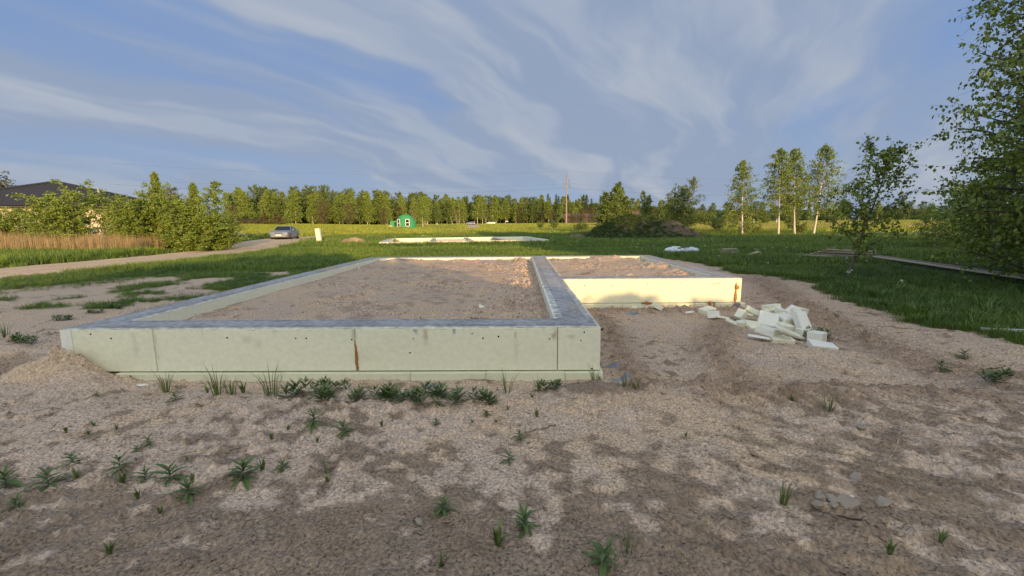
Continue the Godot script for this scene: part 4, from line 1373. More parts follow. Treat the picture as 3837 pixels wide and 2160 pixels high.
	mi.set_meta("kind", "stuff")
	# garden row on the rise: young pines, a hedge, a thuja, red-leaved shrubs
	for q in [[-66.0, 150.0, 1.25, 0], [-57.0, 150.0, 1.15, 1], [-51.0, 168.0, 1.0, 0], [-97.0, 150.0, 1.0, 1]]:
		plant_tree("pine_tree", "wide bushy pine standing alone in front of the birches", "pine tree", "lone pines before the wood", pine[q[3]], q[0], q[1], q[2] * 3.0, Vector3.ONE * q[2], 0.1)
	for q in [[24.0, 200.0], [28.5, 204.0], [33.0, 201.0], [37.5, 205.0], [42.0, 202.0], [46.5, 205.0], [15.0, 206.0], [52.0, 203.0]]:
		plant_tree("pine_tree", "stout dark pine in the clump before the red-roofed shed", "pine tree", "pines before the shed", pine[int(q[0]) % 2], q[0], q[1], q[0], Vector3(1.1, 0.86 + 0.2 * sin(q[0]), 1.1), 0.1)
	for q in [[-84.0, 143.0, 0.65], [-76.0, 143.0, 0.8], [-72.5, 140.0, 0.55]]:
		plant_tree("garden_shrub", "rounded garden shrub beside the black slat fence", "shrub", "garden shrubs by the slat fence", shrub[int(absf(q[0])) % 4], q[0], q[1], q[0], Vector3(1.4, 1.0, 1.2) * q[2], 0.05)
	var thuja := grow({"seed": 210, "shape": "cone", "h": 4.2, "r0": 0.07, "base": 0.03, "cr": 0.75, "br": 60, "tw": 8, "lf": 8, "leaf": 0.16, "up": 1.0, "droop": -0.2, "cols": [Color(0.05, 0.065, 0.014), Color(0.10, 0.11, 0.022)], "bark": [BROWN_BARK, BROWN_BARK]})
	plant_tree("thuja", "slim upright thuja in the hedge past the black fence", "thuja", "", thuja, -72.8, 127.0, 0.0, Vector3(1.1, 0.95, 1.1))
	var hedge := grow({"seed": 220, "shape": "bush", "h": 1.7, "r0": 0.04, "stems": 4, "spread": 0.5, "foot": 0.4, "base": 0.05, "cr": 0.8, "br": 50, "tw": 9, "lf": 8, "leaf": 0.15, "up": 0.5, "cols": [Color(0.07, 0.07, 0.028), Color(0.16, 0.135, 0.05)], "bark": [BROWN_BARK, BROWN_BARK]})
	for k in 7:
		plant_tree("hedge_plant", "clipped olive-brown hedge plant in the row past the black fence", "hedge", "hedge plants in a row past the black fence", hedge, -78.0 + k * 1.9, 124.0, k * 1.7, Vector3(1.25, 0.85, 1.1))
	var redleaf := grow({"seed": 230, "shape": "bush", "h": 2.6, "r0": 0.05, "stems": 4, "spread": 0.4, "base": 0.1, "cr": 1.0, "br": 40, "tw": 8, "lf": 7, "leaf": 0.17, "cols": [Color(0.06, 0.022, 0.02), Color(0.12, 0.045, 0.03)], "bark": [BROWN_BARK, BROWN_BARK]})
	for q in [[-75.0, 130.0], [-71.0, 130.5]]:
		plant_tree("red_shrub", "dark red-leaved shrub behind the hedge row", "shrub", "red-leaved shrubs", redleaf, q[0], q[1], q[0], Vector3.ONE)
	for q in [[-27.0, 195.0, 0.9], [-40.0, 170.0, 0.8], [-16.0, 215.0, 0.9]]:
		plant_tree("bare_tree", "thin-leaved brownish tree with pale stems before the wood", "tree", "thin-leaved trees before the wood", bare, q[0], q[1], q[0], Vector3.ONE * q[2])
	plant_tree("birch_tree", "lone many-limbed pale birch right behind the green dome", "birch tree", "", birch[2], -29.0, 134.0, 0.6, Vector3(0.62, 0.62, 0.62))
	# bushes and small trees round the mound
	var willow := grow({"seed": 240, "shape": "round", "h": 7.4, "r0": 0.10, "stems": 4, "spread": 0.22, "foot": 0.2, "base": 0.08, "cr": 2.3, "br": 110, "tw": 13, "lf": 9, "leaf": 0.19, "aspect": 0.6, "up": 0.55, "droop": 0.25, "hang": 0.4, "cols": [Color(0.08, 0.12, 0.024), Color(0.19, 0.235, 0.042)], "bark": [Color(0.42, 0.37, 0.29), GREY_BARK]})
	plant_tree("willow_tree", "many-stemmed round willow rising behind the dark mound", "willow tree", "", willow, 22.5, 62.0, 0.4, Vector3(1.0, 0.96, 1.0))
	var alder := grow({"seed": 241, "shape": "birch", "h": 6.6, "r0": 0.09, "stems": 3, "spread": 0.15, "base": 0.03, "cr": 2.0, "br": 110, "tw": 13, "lf": 9, "leaf": 0.19, "up": 0.45, "droop": 0.15, "cols": [Color(0.08, 0.13, 0.024), Color(0.18, 0.235, 0.04)], "bark": [GREY_BARK, GREY_BARK]})
	plant_tree("alder_bush", "tall leafy bush with pale stems at the mound's low shoulder", "bush", "", alder, 10.4, 52.0, 0.3, Vector3(1.0, 0.86, 1.0))
	plant_tree("alder_bush", "yellow-green bush close behind the tall leafy bush", "bush", "", alder, 12.8, 56.5, 2.3, Vector3(1.0, 1.0, 1.0))
	plant_tree("alder_bush", "thin upright bush between the willow and the cottage roof", "bush", "", alder, 19.6, 70.0, 4.0, Vector3(0.75, 0.95, 0.75))
	for q in [[16.5, 55.0, 0.62, 0], [25.5, 58.0, 0.6, 1], [29.5, 66.0, 0.7, 2], [33.0, 92.0, 0.9, 3], [8.4, 64.0, 0.42, 1], [10.2, 70.0, 0.5, 2], [7.0, 88.0, 0.6, 0], [4.6, 96.0, 0.55, 3], [37.5, 62.0, 0.55, 1], [42.0, 100.0, 0.95, 0], [30.8, 49.5, 0.42, 2], [26.2, 50.0, 0.36, 1], [19.8, 60.0, 0.6, 3], [14.0, 76.0, 0.5, 0], [48.0, 118.0, 1.0, 1], [60.0, 126.0, 1.1, 2], [72.0, 132.0, 1.15, 3], [55.0, 140.0, 1.1, 0], [84.0, 122.0, 1.1, 1], [66.0, 110.0, 0.9, 2], [96.0, 118.0, 1.0, 0]]:
		plant_tree("shrub", "low rounded green shrub out in the rough meadow", "shrub", "shrubs scattered over the meadow", shrub[q[3]], q[0], q[1], q[0] * 1.7, Vector3(1.15, 1.0, 1.1) * q[2], 0.05)
	build_birch_row(shrub)
	build_verge_bushes()

func build_birch_row(shrub: Array) -> void:
	var defs := [
		{"x": 22.9, "f": 46.0, "h": 7.7, "cr": 1.75, "base": 0.08, "lean": Vector2(-0.5, 0.0), "label": "bushy young birch leafy to the ground at the end of the birch row"},
		{"x": 26.1, "f": 45.2, "h": 8.7, "cr": 1.55, "base": 0.30, "lean": Vector2(-0.6, 0.2), "label": "slim birch with a straight white trunk and one low side limb"},
		{"x": 28.2, "f": 46.0, "h": 8.8, "cr": 1.45, "base": 0.36, "lean": Vector2(-0.75, 0.0), "label": "slim birch with a slightly bowed white trunk in the middle of the row"},
		{"x": 30.2, "f": 46.2, "h": 9.1, "cr": 1.85, "base": 0.28, "lean": Vector2(0.55, 0.0), "label": "tallest birch of the row, its white trunk leaning and black-scarred at the foot"}]
	for k in defs.size():
		var d: Dictionary = defs[k]
		var t := grow({"seed": 300 + k, "h": d.h, "r0": 0.105, "lean": d.lean, "base": d.base, "cr": d.cr * 1.35, "br": 80, "tw": 17, "lf": 10, "leaf": 0.12, "up": 0.42, "droop": 0.35, "hang": 0.55, "twl": 0.42, "sides": 8, "flecks": 0.05, "cols": BIRCH_LEAF, "bark": [Color(0.72, 0.66, 0.55), Color(0.36, 0.30, 0.22)]})
		plant_tree("birch_tree", d.label, "birch tree", "birch row in the meadow", t, d.x, d.f, 0.0, Vector3.ONE, 0.02)

func build_verge_bushes() -> void:
	# thicket along the road: [x, f, height, radius, kind]
	var cols := BIRCH_LEAF
	var mk := func(seed_: int, h: float, cr: float, stems: int, shape: String, base: float) -> Array:
		return grow({"seed": seed_, "shape": shape, "h": h, "r0": 0.055, "stems": stems, "spread": 0.20, "foot": 0.35, "base": base, "cr": cr * 1.2, "br": 120, "tw": 15, "lf": 10, "leaf": 0.13, "up": 0.40, "droop": 0.2, "hang": 0.3, "cols": cols, "bark": [Color(0.34, 0.29, 0.22), GREY_BARK]})
	var a: Array = mk.call(400, 5.3, 1.7, 5, "bush", 0.05)
	var b: Array = mk.call(401, 4.2, 1.4, 4, "bush", 0.05)
	var c: Array = mk.call(402, 6.4, 1.15, 1, "birch", 0.15)
	var e: Array = mk.call(403, 5.6, 1.5, 3, "birch", 0.03)
	var g := "bushes along the dirt road"
	var put := func(called: String, label: String, cat: String, m: Array, x: float, f: float, turn: float, sc: Vector3) -> void:
		plant_tree(called, label, cat, g, m, x, f, turn, sc, 0.05)
	put.call("verge_bush", "broad bright green bush hiding the front of the cream bungalow", "bush", a, -31.6, 30.8, 0.0, Vector3(1.15, 0.80, 1.0))
	put.call("verge_bush", "leafy bush filling in behind the broad bright green bush", "bush", a, -34.2, 32.5, 2.0, Vector3(1.0, 0.60, 1.0))
	put.call("verge_bush", "low bush below the bungalow's lit cream wall", "bush", b, -37.8, 32.0, 1.0, Vector3(1.0, 0.62, 1.0))
	put.call("verge_bush", "small scrubby bush at the far end of the lit cream wall", "bush", b, -41.6, 34.0, 3.0, Vector3(1.0, 0.62, 1.0))
	put.call("verge_bush", "dim low bush in the gap between the two big verge bushes", "bush", b, -29.0, 32.4, 4.0, Vector3(0.9, 0.82, 0.9))
	put.call("verge_birch", "thin young birch poking highest out of the roadside thicket", "birch tree", c, -27.2, 33.5, 0.5, Vector3(0.62, 0.88, 0.62))
	put.call("verge_bush", "olive bush below the thin young birch", "bush", b, -26.6, 31.6, 5.2, Vector3(1.15, 0.84, 1.0))
	put.call("verge_bush", "brown-tinged bush in the middle of the thicket", "bush", a, -25.6, 32.2, 3.3, Vector3(0.8, 0.80, 0.8))
	put.call("verge_birch", "birch sapling behind the tall dark-edged bush", "birch tree", c, -24.3, 33.2, 2.6, Vector3(0.6, 0.76, 0.6))
	put.call("verge_bush", "tall glossy bush at the road end of the thicket", "bush", e, -22.9, 31.0, 1.2, Vector3(1.1, 0.86, 1.1))
	put.call("verge_bush", "drooping glossy bush next to the road below the tall one", "bush", e, -22.0, 30.2, 4.4, Vector3(1.1, 0.60, 1.1))
	put.call("verge_bush", "low leafy skirt of bush nearest the sandy road", "bush", b, -21.5, 31.2, 2.2, Vector3(0.9, 0.62, 0.9))
	var old := grow({"seed": 410, "shape": "round", "h": 8.5, "r0": 0.2, "base": 0.2, "cr": 3.0, "br": 40, "tw": 10, "lf": 7, "leaf": 0.3, "cols": [Color(0.07, 0.085, 0.03), Color(0.13, 0.13, 0.05)], "bark": [GREY_BARK, GREY_BARK]})
	plant_tree("garden_tree", "grey-green garden tree behind the bungalow's black roof", "tree", "", old, -78.0, 66.0, 0.0, Vector3(1.1, 1.05, 1.1))
	plant_tree("garden_tree", "rusty-tinged garden tree past the low end of the black roof", "tree", "", old, -45.5, 58.0, 2.0, Vector3(0.6, 0.70, 0.6))

# ---------- trees close by
func build_near_trees() -> void:
	# leaning sapling in the grass
	var t := grow({"seed": 501, "shape": "round", "h": 3.5, "r0": 0.042, "lean": Vector2(0.85, 0.1), "curve": 1.1, "base": 0.18, "cr": 1.55, "br": 40, "tw": 13, "lf": 7, "leaf": 0.092, "aspect": 0.85, "up": 0.72, "droop": 0.10, "hang": 0.25, "twl": 0.32, "twigs": true, "sides": 8, "flecks": 0.12, "inner": 0.25, "cols": BIRCH_LEAF, "bark": [Color(0.15, 0.125, 0.10), Color(0.08, 0.06, 0.05)], "bsides": 4})
	plant_tree("birch_sapling", "leaning young birch with sparse dark leaves rising from the grass beside the plot", "birch tree", "", t, 9.95, 13.5, 0.0, Vector3.ONE, 0.02)
	# the big birches standing over the meadow's edge
	var big := {"h": 8.6, "r0": 0.15, "base": 0.02, "cr": 3.5, "br": 220, "tw": 21, "lf": 13, "leaf": 0.095, "aspect": 0.85, "up": 0.30, "droop": 0.06, "hang": 0.3, "twl": 0.34, "twigs": true, "sides": 8, "flecks": 0.15, "inner": 0.25, "cols": BIRCH_LEAF, "bark": [Color(0.42, 0.38, 0.32), Color(0.10, 0.08, 0.065)], "bsides": 4}
	var m1: Dictionary = big.duplicate()
	m1["seed"] = 510
	var tb := grow(m1)
	plant_tree("birch_tree", "big dark birch hanging over the meadow beside the long boards", "birch tree", "", tb, 13.5, 10.4, 0.9, Vector3(1.05, 1.22, 1.05), 0.02)
	plant_tree("birch_tree", "second big birch standing close behind the dark overhanging one", "birch tree", "", tb, 17.0, 13.2, 2.1, Vector3(1.0, 0.92, 1.0), 0.02)
	plant_tree("birch_tree", "big birch at the meadow's corner, nearest to the white board", "birch tree", "", tb, 13.9, 7.6, 4.0, Vector3(0.95, 1.05, 0.95), 0.02)
	var sm := grow({"seed": 520, "shape": "bush", "h": 4.6, "r0": 0.07, "stems": 3, "spread": 0.18, "base": 0.04, "cr": 1.6, "br": 80, "tw": 12, "lf": 9, "leaf": 0.10, "up": 0.4, "droop": 0.2, "hang": 0.4, "cols": BIRCH_LEAF, "bark": [Color(0.3, 0.26, 0.2), BROWN_BARK]})
	plant_tree("young_birch", "bushy young birch between the big dark birch and the lit meadow", "birch tree", "", sm, 26.2, 26.5, 0.0, Vector3(1.0, 1.0, 1.0), 0.02)
	plant_tree("young_birch", "low spreading young birch touching the grass behind the long boards", "birch tree", "", sm, 23.4, 25.2, 2.0, Vector3(0.8, 0.55, 0.8), 0.02)
	plant_tree("young_birch", "dense young birch tucked under the big birches", "birch tree", "", sm, 19.6, 18.6, 4.0, Vector3(1.2, 0.95, 1.2), 0.02)

func build_shade_trees() -> void:
	# the trees behind the photographer whose shadow lies over the plot; u runs across the sun's path, w towards the sun
	var m := []
	for k in 3:
		m.append(grow({"seed": 600 + k, "shape": "bush", "h": 9.0, "r0": 0.16, "base": 0.02, "cr": 2.6, "br": 110, "tw": 13, "lf": 10, "leaf": 0.27, "up": 0.3, "droop": 0.2, "cols": BIRCH_LEAF, "bark": [Color(0.5, 0.46, 0.4), BROWN_BARK]}))
	var a := deg_to_rad(SUN_TURN)
	for q in [[-17, 12, 3.4], [-14.2, 12, 3.5], [-11.8, 12.3, 3.9], [-9.2, 12, 4.4], [-7, 12.6, 5.3], [-4.6, 12, 5.9], [-2.4, 12.6, 6], [-0.6, 11.6, 5.4], [-3.4, 14.5, 5.5], [1, 12.6, 4.6], [0.2, 14.6, 4.6], [2.4, 12.2, 3.6], [3.6, 12.6, 3.2], [5.2, 12.4, 3.15], [6.3, 12.0, 2.85], [7.5, 12.4, 3.0], [8.8, 12.2, 3.0], [10.4, 12.2, 4.2], [12.2, 11, 6.6], [14, 8.6, 8], [14.6, 4.4, 9], [17.2, 2.6, 9.4], [19.6, 0.4, 9.2], [21.5, 4.5, 8.6], [16.4, 6.8, 8.8], [18.6, 9, 8], [21, 12, 7.2], [23.6, 11.4, 8], [26.2, 12, 8.9], [28.8, 11.4, 8], [31.4, 12, 7.2], [34, 11.5, 7.1], [36.6, 12, 7.1], [39, 12, 6.8], [46, 12, 7.2], [48.6, 12, 7.2], [51.2, 12, 7.2]]:
		var x: float = q[0] * cos(a) + q[1] * sin(a)
		var f: float = q[0] * sin(a) - q[1] * cos(a)
		var k := int(absf(q[0] * 3.0)) % 3
		plant_tree("shade_birch", "leafy birch in the row behind the viewpoint that shades the plot", "birch tree", "birches behind the viewpoint", m[k], x, f, q[0], Vector3(1.0, q[2] / 9.0, 1.0), 0.02)

# ---------- grass
func tuft(seed_: int, blades: int, h: float, spread: float, wid: float, bend: float, ca: Color, cb: Color) -> ArrayMesh:
	var r := RandomNumberGenerator.new()
	r.seed = seed_
	var mb := MB.new()
	for k in blades:
		var a := r.randf() * TAU
		var d := Vector3(cos(a), 0, sin(a))
		var s := Vector3(-d.z, 0, d.x)
		var p := d * spread * sqrt(r.randf()) * 0.7 + Vector3(0, -0.03, 0)
		var hh := h * r.randf_range(0.45, 1.0)
		var b := bend * hh * r.randf_range(0.2, 1.0)
		var m := p + Vector3(0, hh * 0.58, 0) + d * b * 0.35
		var t := p + Vector3(0, hh, 0) + d * b
		var w := wid * r.randf_range(0.7, 1.2)
		var c := ca.lerp(cb, r.randf())
		mb.quad(p - s * w * 0.5, p + s * w * 0.5, m + s * w * 0.4, m - s * w * 0.4, c)
		mb.tri(m - s * w * 0.4, m + s * w * 0.4, t, c)
	return mb.mesh(leaf_mat("blade", Color(1, 1, 1), 0.5))

func scatter(called: String, label: String, category: String, mesh_: Mesh, xa: float, xb: float, fa: float, fb: float, density: float, smin: float, smax: float, pick: Callable) -> void:
	var r := RandomNumberGenerator.new()
	r.seed = hash(called) & 0xffff
	var buf := PackedFloat32Array()
	var cnt := int((xb - xa) * (fb - fa) * density)
	var n := 0
	for k in cnt:
		var x := r.randf_range(xa, xb)
		var f := r.randf_range(fa, fb)
		if absf(x) > 1.22 * f + 3.0: continue
		var q: Array = pick.call(x, f, r.randf())
		if q.is_empty(): continue
		var s: float = r.randf_range(smin, smax) * q[2]
		var a := r.randf() * TAU
		var ca := cos(a) * s
		var sa := sin(a) * s
		var sy: float = s * r.randf_range(0.8, 1.2) * q[3]
		var c: Color = q[1]
		buf.append_array(PackedFloat32Array([ca, 0, sa, x, 0, sy, 0, q[0], -sa, 0, ca, -f, c.r, c.g, c.b, 1.0]))
		n += 1
	if n == 0: return
	var mm := MultiMesh.new()
	mm.transform_format = MultiMesh.TRANSFORM_3D
	mm.use_colors = true
	mm.mesh = mesh_
	mm.instance_count = n
	mm.buffer = buf
	var mi := MultiMeshInstance3D.new()
	mi.name = numbered(called)
	mi.multimesh = mm
	add_child(mi)
	tag(mi, label, category)
	mi.set_meta("kind", "stuff")

func grass_tint(x: float, f: float) -> Color:
	var nb := n_big.get_noise_2d(x * 1.3, f * 1.3)
	var nm := n_mid.get_noise_2d(x * 0.8, f * 0.8)
	var g := Color(0.85, 0.95, 0.9).lerp(Color(1.28, 1.28, 1.0), sstep(-0.35, 0.4, nb + nm * 0.5))
	return g

func build_grass() -> void:
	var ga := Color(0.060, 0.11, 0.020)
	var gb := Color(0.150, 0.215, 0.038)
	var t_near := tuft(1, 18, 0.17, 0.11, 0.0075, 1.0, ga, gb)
	var t_mid := tuft(2, 18, 0.34, 0.20, 0.016, 0.6, ga, gb)
	var t_far := tuft(3, 26, 0.42, 0.60, 0.040, 0.5, Color(0.18, 0.22, 0.028), Color(0.33, 0.35, 0.058))
	var t_dry := tuft(4, 16, 1.25, 0.35, 0.014, 0.22, Color(0.34, 0.24, 0.125), Color(0.46, 0.34, 0.19))
	var t_straw := tuft(5, 18, 0.36, 0.4, 0.02, 0.4, Color(0.38, 0.27, 0.13), Color(0.48, 0.37, 0.21))
	var t_weed := tuft(6, 20, 0.42, 0.30, 0.05, 0.9, Color(0.06, 0.11, 0.022), Color(0.13, 0.19, 0.04))
	var at := func(x: float, f: float, u: float, gain: float) -> Array:
		var g := grass_at(x, f)
		if u > g * gain: return []
		var low := 1.0
		if x > 9.0 and x < 16.5 and f > 10.5 and f < 23.5:
			var bx := lerpf(13.55, 15.7, clampf((f - 11.2) / 9.0, 0.0, 1.0))
			if (x < bx + 0.25 and x > bx - 0.9) or (f > 19.2 and x > 12.9): low = 0.4
		if bump2(x, f, 11.0, 22.4, 1.3, 0.9) > 0.4: low = 0.45
		return [surface_h(x, f), grass_tint(x, f), 0.75 + 0.35 * g, low]
	# meadow beside the plot
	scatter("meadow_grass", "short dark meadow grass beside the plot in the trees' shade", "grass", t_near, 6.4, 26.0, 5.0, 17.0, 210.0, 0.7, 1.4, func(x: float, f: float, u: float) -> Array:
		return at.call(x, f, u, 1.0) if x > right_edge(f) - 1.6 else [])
	scatter("meadow_grass", "meadow grass round the board piles and the white sack", "grass", t_mid, 4.0, 40.0, 17.0, 32.0, 62.0, 0.7, 1.2, func(x: float, f: float, u: float) -> Array:
		if x < 5.2 and f < 17.6: return []
		return at.call(x, f, u, 1.0))
	scatter("meadow_weeds", "taller leafy weeds scattered through the meadow beside the plot", "weeds", t_weed, 7.4, 34.0, 7.0, 34.0, 2.6, 0.35, 0.85, func(x: float, f: float, u: float) -> Array:
		if x < right_edge(f) + 0.2 or (x > 12.6 and x < 16.3 and f < 22.5): return []
		if u > 0.15 + sstep(-0.1, 0.4, n_mid.get_noise_2d(x * 0.5, f * 0.5)): return []
		return [surface_h(x, f), grass_tint(x, f) * 1.2, 1.0, 1.0])
	# patchy turf on the sand by the long wall of the ring
	scatter("patchy_grass", "patchy green turf on the bare sand between the ring and the dirt road", "grass", t_near, -19.0, -6.1, 6.5, 17.0, 120.0, 0.55, 1.05, func(x: float, f: float, u: float) -> Array:
		return at.call(x, f, u, 1.0))
	scatter("verge_grass", "thick grass strip along the near side of the dirt road", "grass", t_mid, -24.0, 5.0, 17.0, 33.0, 58.0, 0.55, 1.0, func(x: float, f: float, u: float) -> Array:
		if x > X0 - 0.2 and f < F2 + 0.25: return []
		return at.call(x, f, u, 1.0))
	scatter("field_grass", "sunlit green field grass round the far foundation and the pillar", "grass", t_mid, -34.0, 36.0, 32.0, 62.0, 24.0, 0.9, 1.7, func(x: float, f: float, u: float) -> Array:
		if mound_h(x, f) > 0.12: return []
		return at.call(x, f, u, 1.0))
	scatter("field_grass", "wide yellow-green field running to the far wood", "grass", t_far, -110.0, 110.0, 58.0, 165.0, 3.6, 0.9, 1.8, func(x: float, f: float, u: float) -> Array:
		return at.call(x, f, u, 1.0))
	scatter("field_grass", "green field at the foot of the far wood", "grass", t_far, -120.0, 200.0, 165.0, 240.0, 1.0, 1.0, 1.8, func(x: float, f: float, u: float) -> Array:
		return at.call(x, f, u, 1.0))
	scatter("mound_grass", "rough grass and weeds covering the topsoil mound, tint darkened for shade", "grass", t_weed, 5.5, 19.0, 38.5, 50.0, 38.0, 0.4, 1.0, func(x: float, f: float, u: float) -> Array:
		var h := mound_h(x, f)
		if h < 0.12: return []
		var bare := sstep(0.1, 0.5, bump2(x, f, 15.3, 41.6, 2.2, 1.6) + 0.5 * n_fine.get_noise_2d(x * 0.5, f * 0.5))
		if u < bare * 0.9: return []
		return [broad(x, f) + h + n_mid.get_noise_2d(x, f) * 0.22 + n_fine.get_noise_2d(x * 0.8, f * 0.8) * 0.10 - 0.03, Color(0.8, 0.8, 0.9), 0.9, 0.8])  # lowered tint puts the mound's shade into the grass colour
	scatter("nettle_patch", "tall dark weeds growing along the far foundation's front", "weeds", t_weed, -10.5, 3.2, 30.6, 35.2, 26.0, 0.5, 1.15, func(x: float, f: float, u: float) -> Array:
		var e := 33.2 + (x + 10.6) * 0.185 - f
		if e < 0.15 or e > 2.2: return []
		if u > sstep(-0.25, 0.3, n_mid.get_noise_2d(x * 0.8, f * 0.5) + 0.25 * bump2(x, f, -3.0, 33.5, 4.0, 3.0)): return []
		return [surface_h(x, f), Color(0.85, 0.95, 0.9), 1.0, 1.0])
	# last year's dry stems below the bushes, then the green verge
	scatter("dry_grass", "band of tall straw-coloured dead grass in front of the bushes", "dry grass", t_dry, -46.0, -21.0, 26.6, 30.8, 26.0, 0.75, 1.15, func(x: float, f: float, u: float) -> Array:
		var e := road_dist(x, f)
		if e < 4.4 or x > -22.6 + (f - 27.0) * 0.2: return []
		if u > 0.55 + 0.9 * n_mid.get_noise_2d(x * 0.5, f): return []
		return [surface_h(x, f), Color(1, 1, 1).lerp(Color(0.85, 0.9, 0.7), u), 1.0, 1.0])
	scatter("verge_grass", "tall bright green grass between the dirt road and the dead grass", "grass", t_mid, -44.0, -21.5, 19.0, 28.5, 60.0, 1.0, 1.9, func(x: float, f: float, u: float) -> Array:
		var e := road_dist(x, f)
		if e < 3.0 or x > -21.0: return []
		return [surface_h(x, f), grass_tint(x, f) * 1.1, 1.0, 1.0])
	scatter("dry_grass", "pinkish dry grass patches out in the green field", "dry grass", t_straw, -60.0, 30.0, 34.0, 130.0, 1.6, 0.8, 1.4, func(x: float, f: float, u: float) -> Array:
		if mound_h(x, f) > 0.1: return []
		var d := sstep(0.12, 0.4, n_big.get_noise_2d(x * 0.9 + 60.0, f * 1.8) + 0.4 * n_mid.get_noise_2d(x * 0.4, f * 0.4) + bump2(x, f, -16.5, 36.0, 5.0, 1.2) + 0.7 * bump2(x, f, -30.0, 117.0, 6.0, 2.5) + 0.5 * bump2(x, f, 2.0, 58.0, 9.0, 4.0))
		if u > d * grass_at(x, f): return []
		return [surface_h(x, f), Color(1, 1, 1), 1.0, 1.0])
	scatter("reed_bed", "tan dry reed bed across the meadow behind the birch row", "dry grass", t_straw, 14.0, 130.0, 62.0, 130.0, 1.6, 1.4, 2.4, func(x: float, f: float, u: float) -> Array:
		var d := sstep(-0.05, 0.2, n_big.get_noise_2d(x * 0.6 - 20.0, f * 1.7) + 0.15)
		if u > d * sstep(62.0, 70.0, f + n_mid.get_noise_2d(x, f) * 3.0): return []
		return [surface_h(x, f), Color(1, 1, 1), 1.0, 1.0])
	# loose crumbs of soil on the worked ground
	var clod := MB.new()
	var r := RandomNumberGenerator.new()
	r.seed = 9
	var ico := [Vector3(0, 1, 0), Vector3(0.9, 0.4, 0.1), Vector3(0.2, 0.4, 0.95), Vector3(-0.85, 0.45, 0.3), Vector3(-0.4, 0.4, -0.85), Vector3(0.6, 0.35, -0.75), Vector3(0, -0.6, 0)]
	for k in ico.size(): ico[k] = ico[k] * r.randf_range(0.8, 1.15)
	for k in 5:
		clod.tri(ico[0], ico[1 + k], ico[1 + (k + 1) % 5])
		clod.tri(ico[6], ico[1 + (k + 1) % 5], ico[1 + k])
	var cm := clod.mesh(mat("clod", Color(1, 1, 1), 0.95, 0.0, true))
	scatter("soil_crumbs", "loose crumbs and clods of sandy soil strewn over the bare ground", "soil", cm, -8.0, 8.5, 1.3, 14.0, 230.0, 0.005, 0.020, func(x: float, f: float, u: float) -> Array:
		if x > X0 - 0.1 and x < X1 + 0.1 and f > F0 - 0.1: return []
		if x > X1 and x < X2 + 0.1 and f > F1 - 0.1: return []
		if grass_at(x, f) > 0.5: return []
		var d := sstep(-0.1, 0.45, n_fine.get_noise_2d(x * 0.5, f * 0.5) + n_big.get_noise_2d(x * 4.0, f * 4.0) * 0.6) * 0.7 + spoil(x, f)
		if u > d: return []
		var big := 1.0 + 1.5 * sstep(0.985, 1.0, fposmod(u * 977.0, 1.0))
		return [surface_h(x, f) + 0.003, ground_col(x, f).lerp(Color(0.20, 0.145, 0.105), 0.45), big, 0.8])
	scatter("soil_crumbs", "clods kicked up in the sand filling of the ring", "soil", cm, X0 + 0.55, 0.40, F0 + 0.55, F2 - 0.55, 60.0, 0.007, 0.024, func(x: float, f: float, u: float) -> Array:
		var d := sstep(0.0, 0.45, n_fine.get_noise_2d(x * 0.5, f * 0.5 + 30.0) + n_big.get_noise_2d(x * 4.0, f * 4.0) * 0.6) + 0.8 * exp(-pow((x - 0.1) / 0.35, 2.0))
		if u > d: return []
		return [fill_h(x, f, 0) + 0.004, Color(0.34, 0.235, 0.16), 1.0, 0.8])

# ---------- vehicles
func loft(mb: MB, rings: Array, close := true) -> void:
	var n: int = rings[0].size()
	for k in rings.size() - 1:
		for j in n - 1:
			mb.quad(rings[k][j], rings[k][j + 1], rings[k + 1][j + 1], rings[k + 1][j])
	if close:
		for q in [rings[0], rings[-1]]:
			for j in range(1, n - 1): mb.tri(q[0], q[j], q[j + 1])

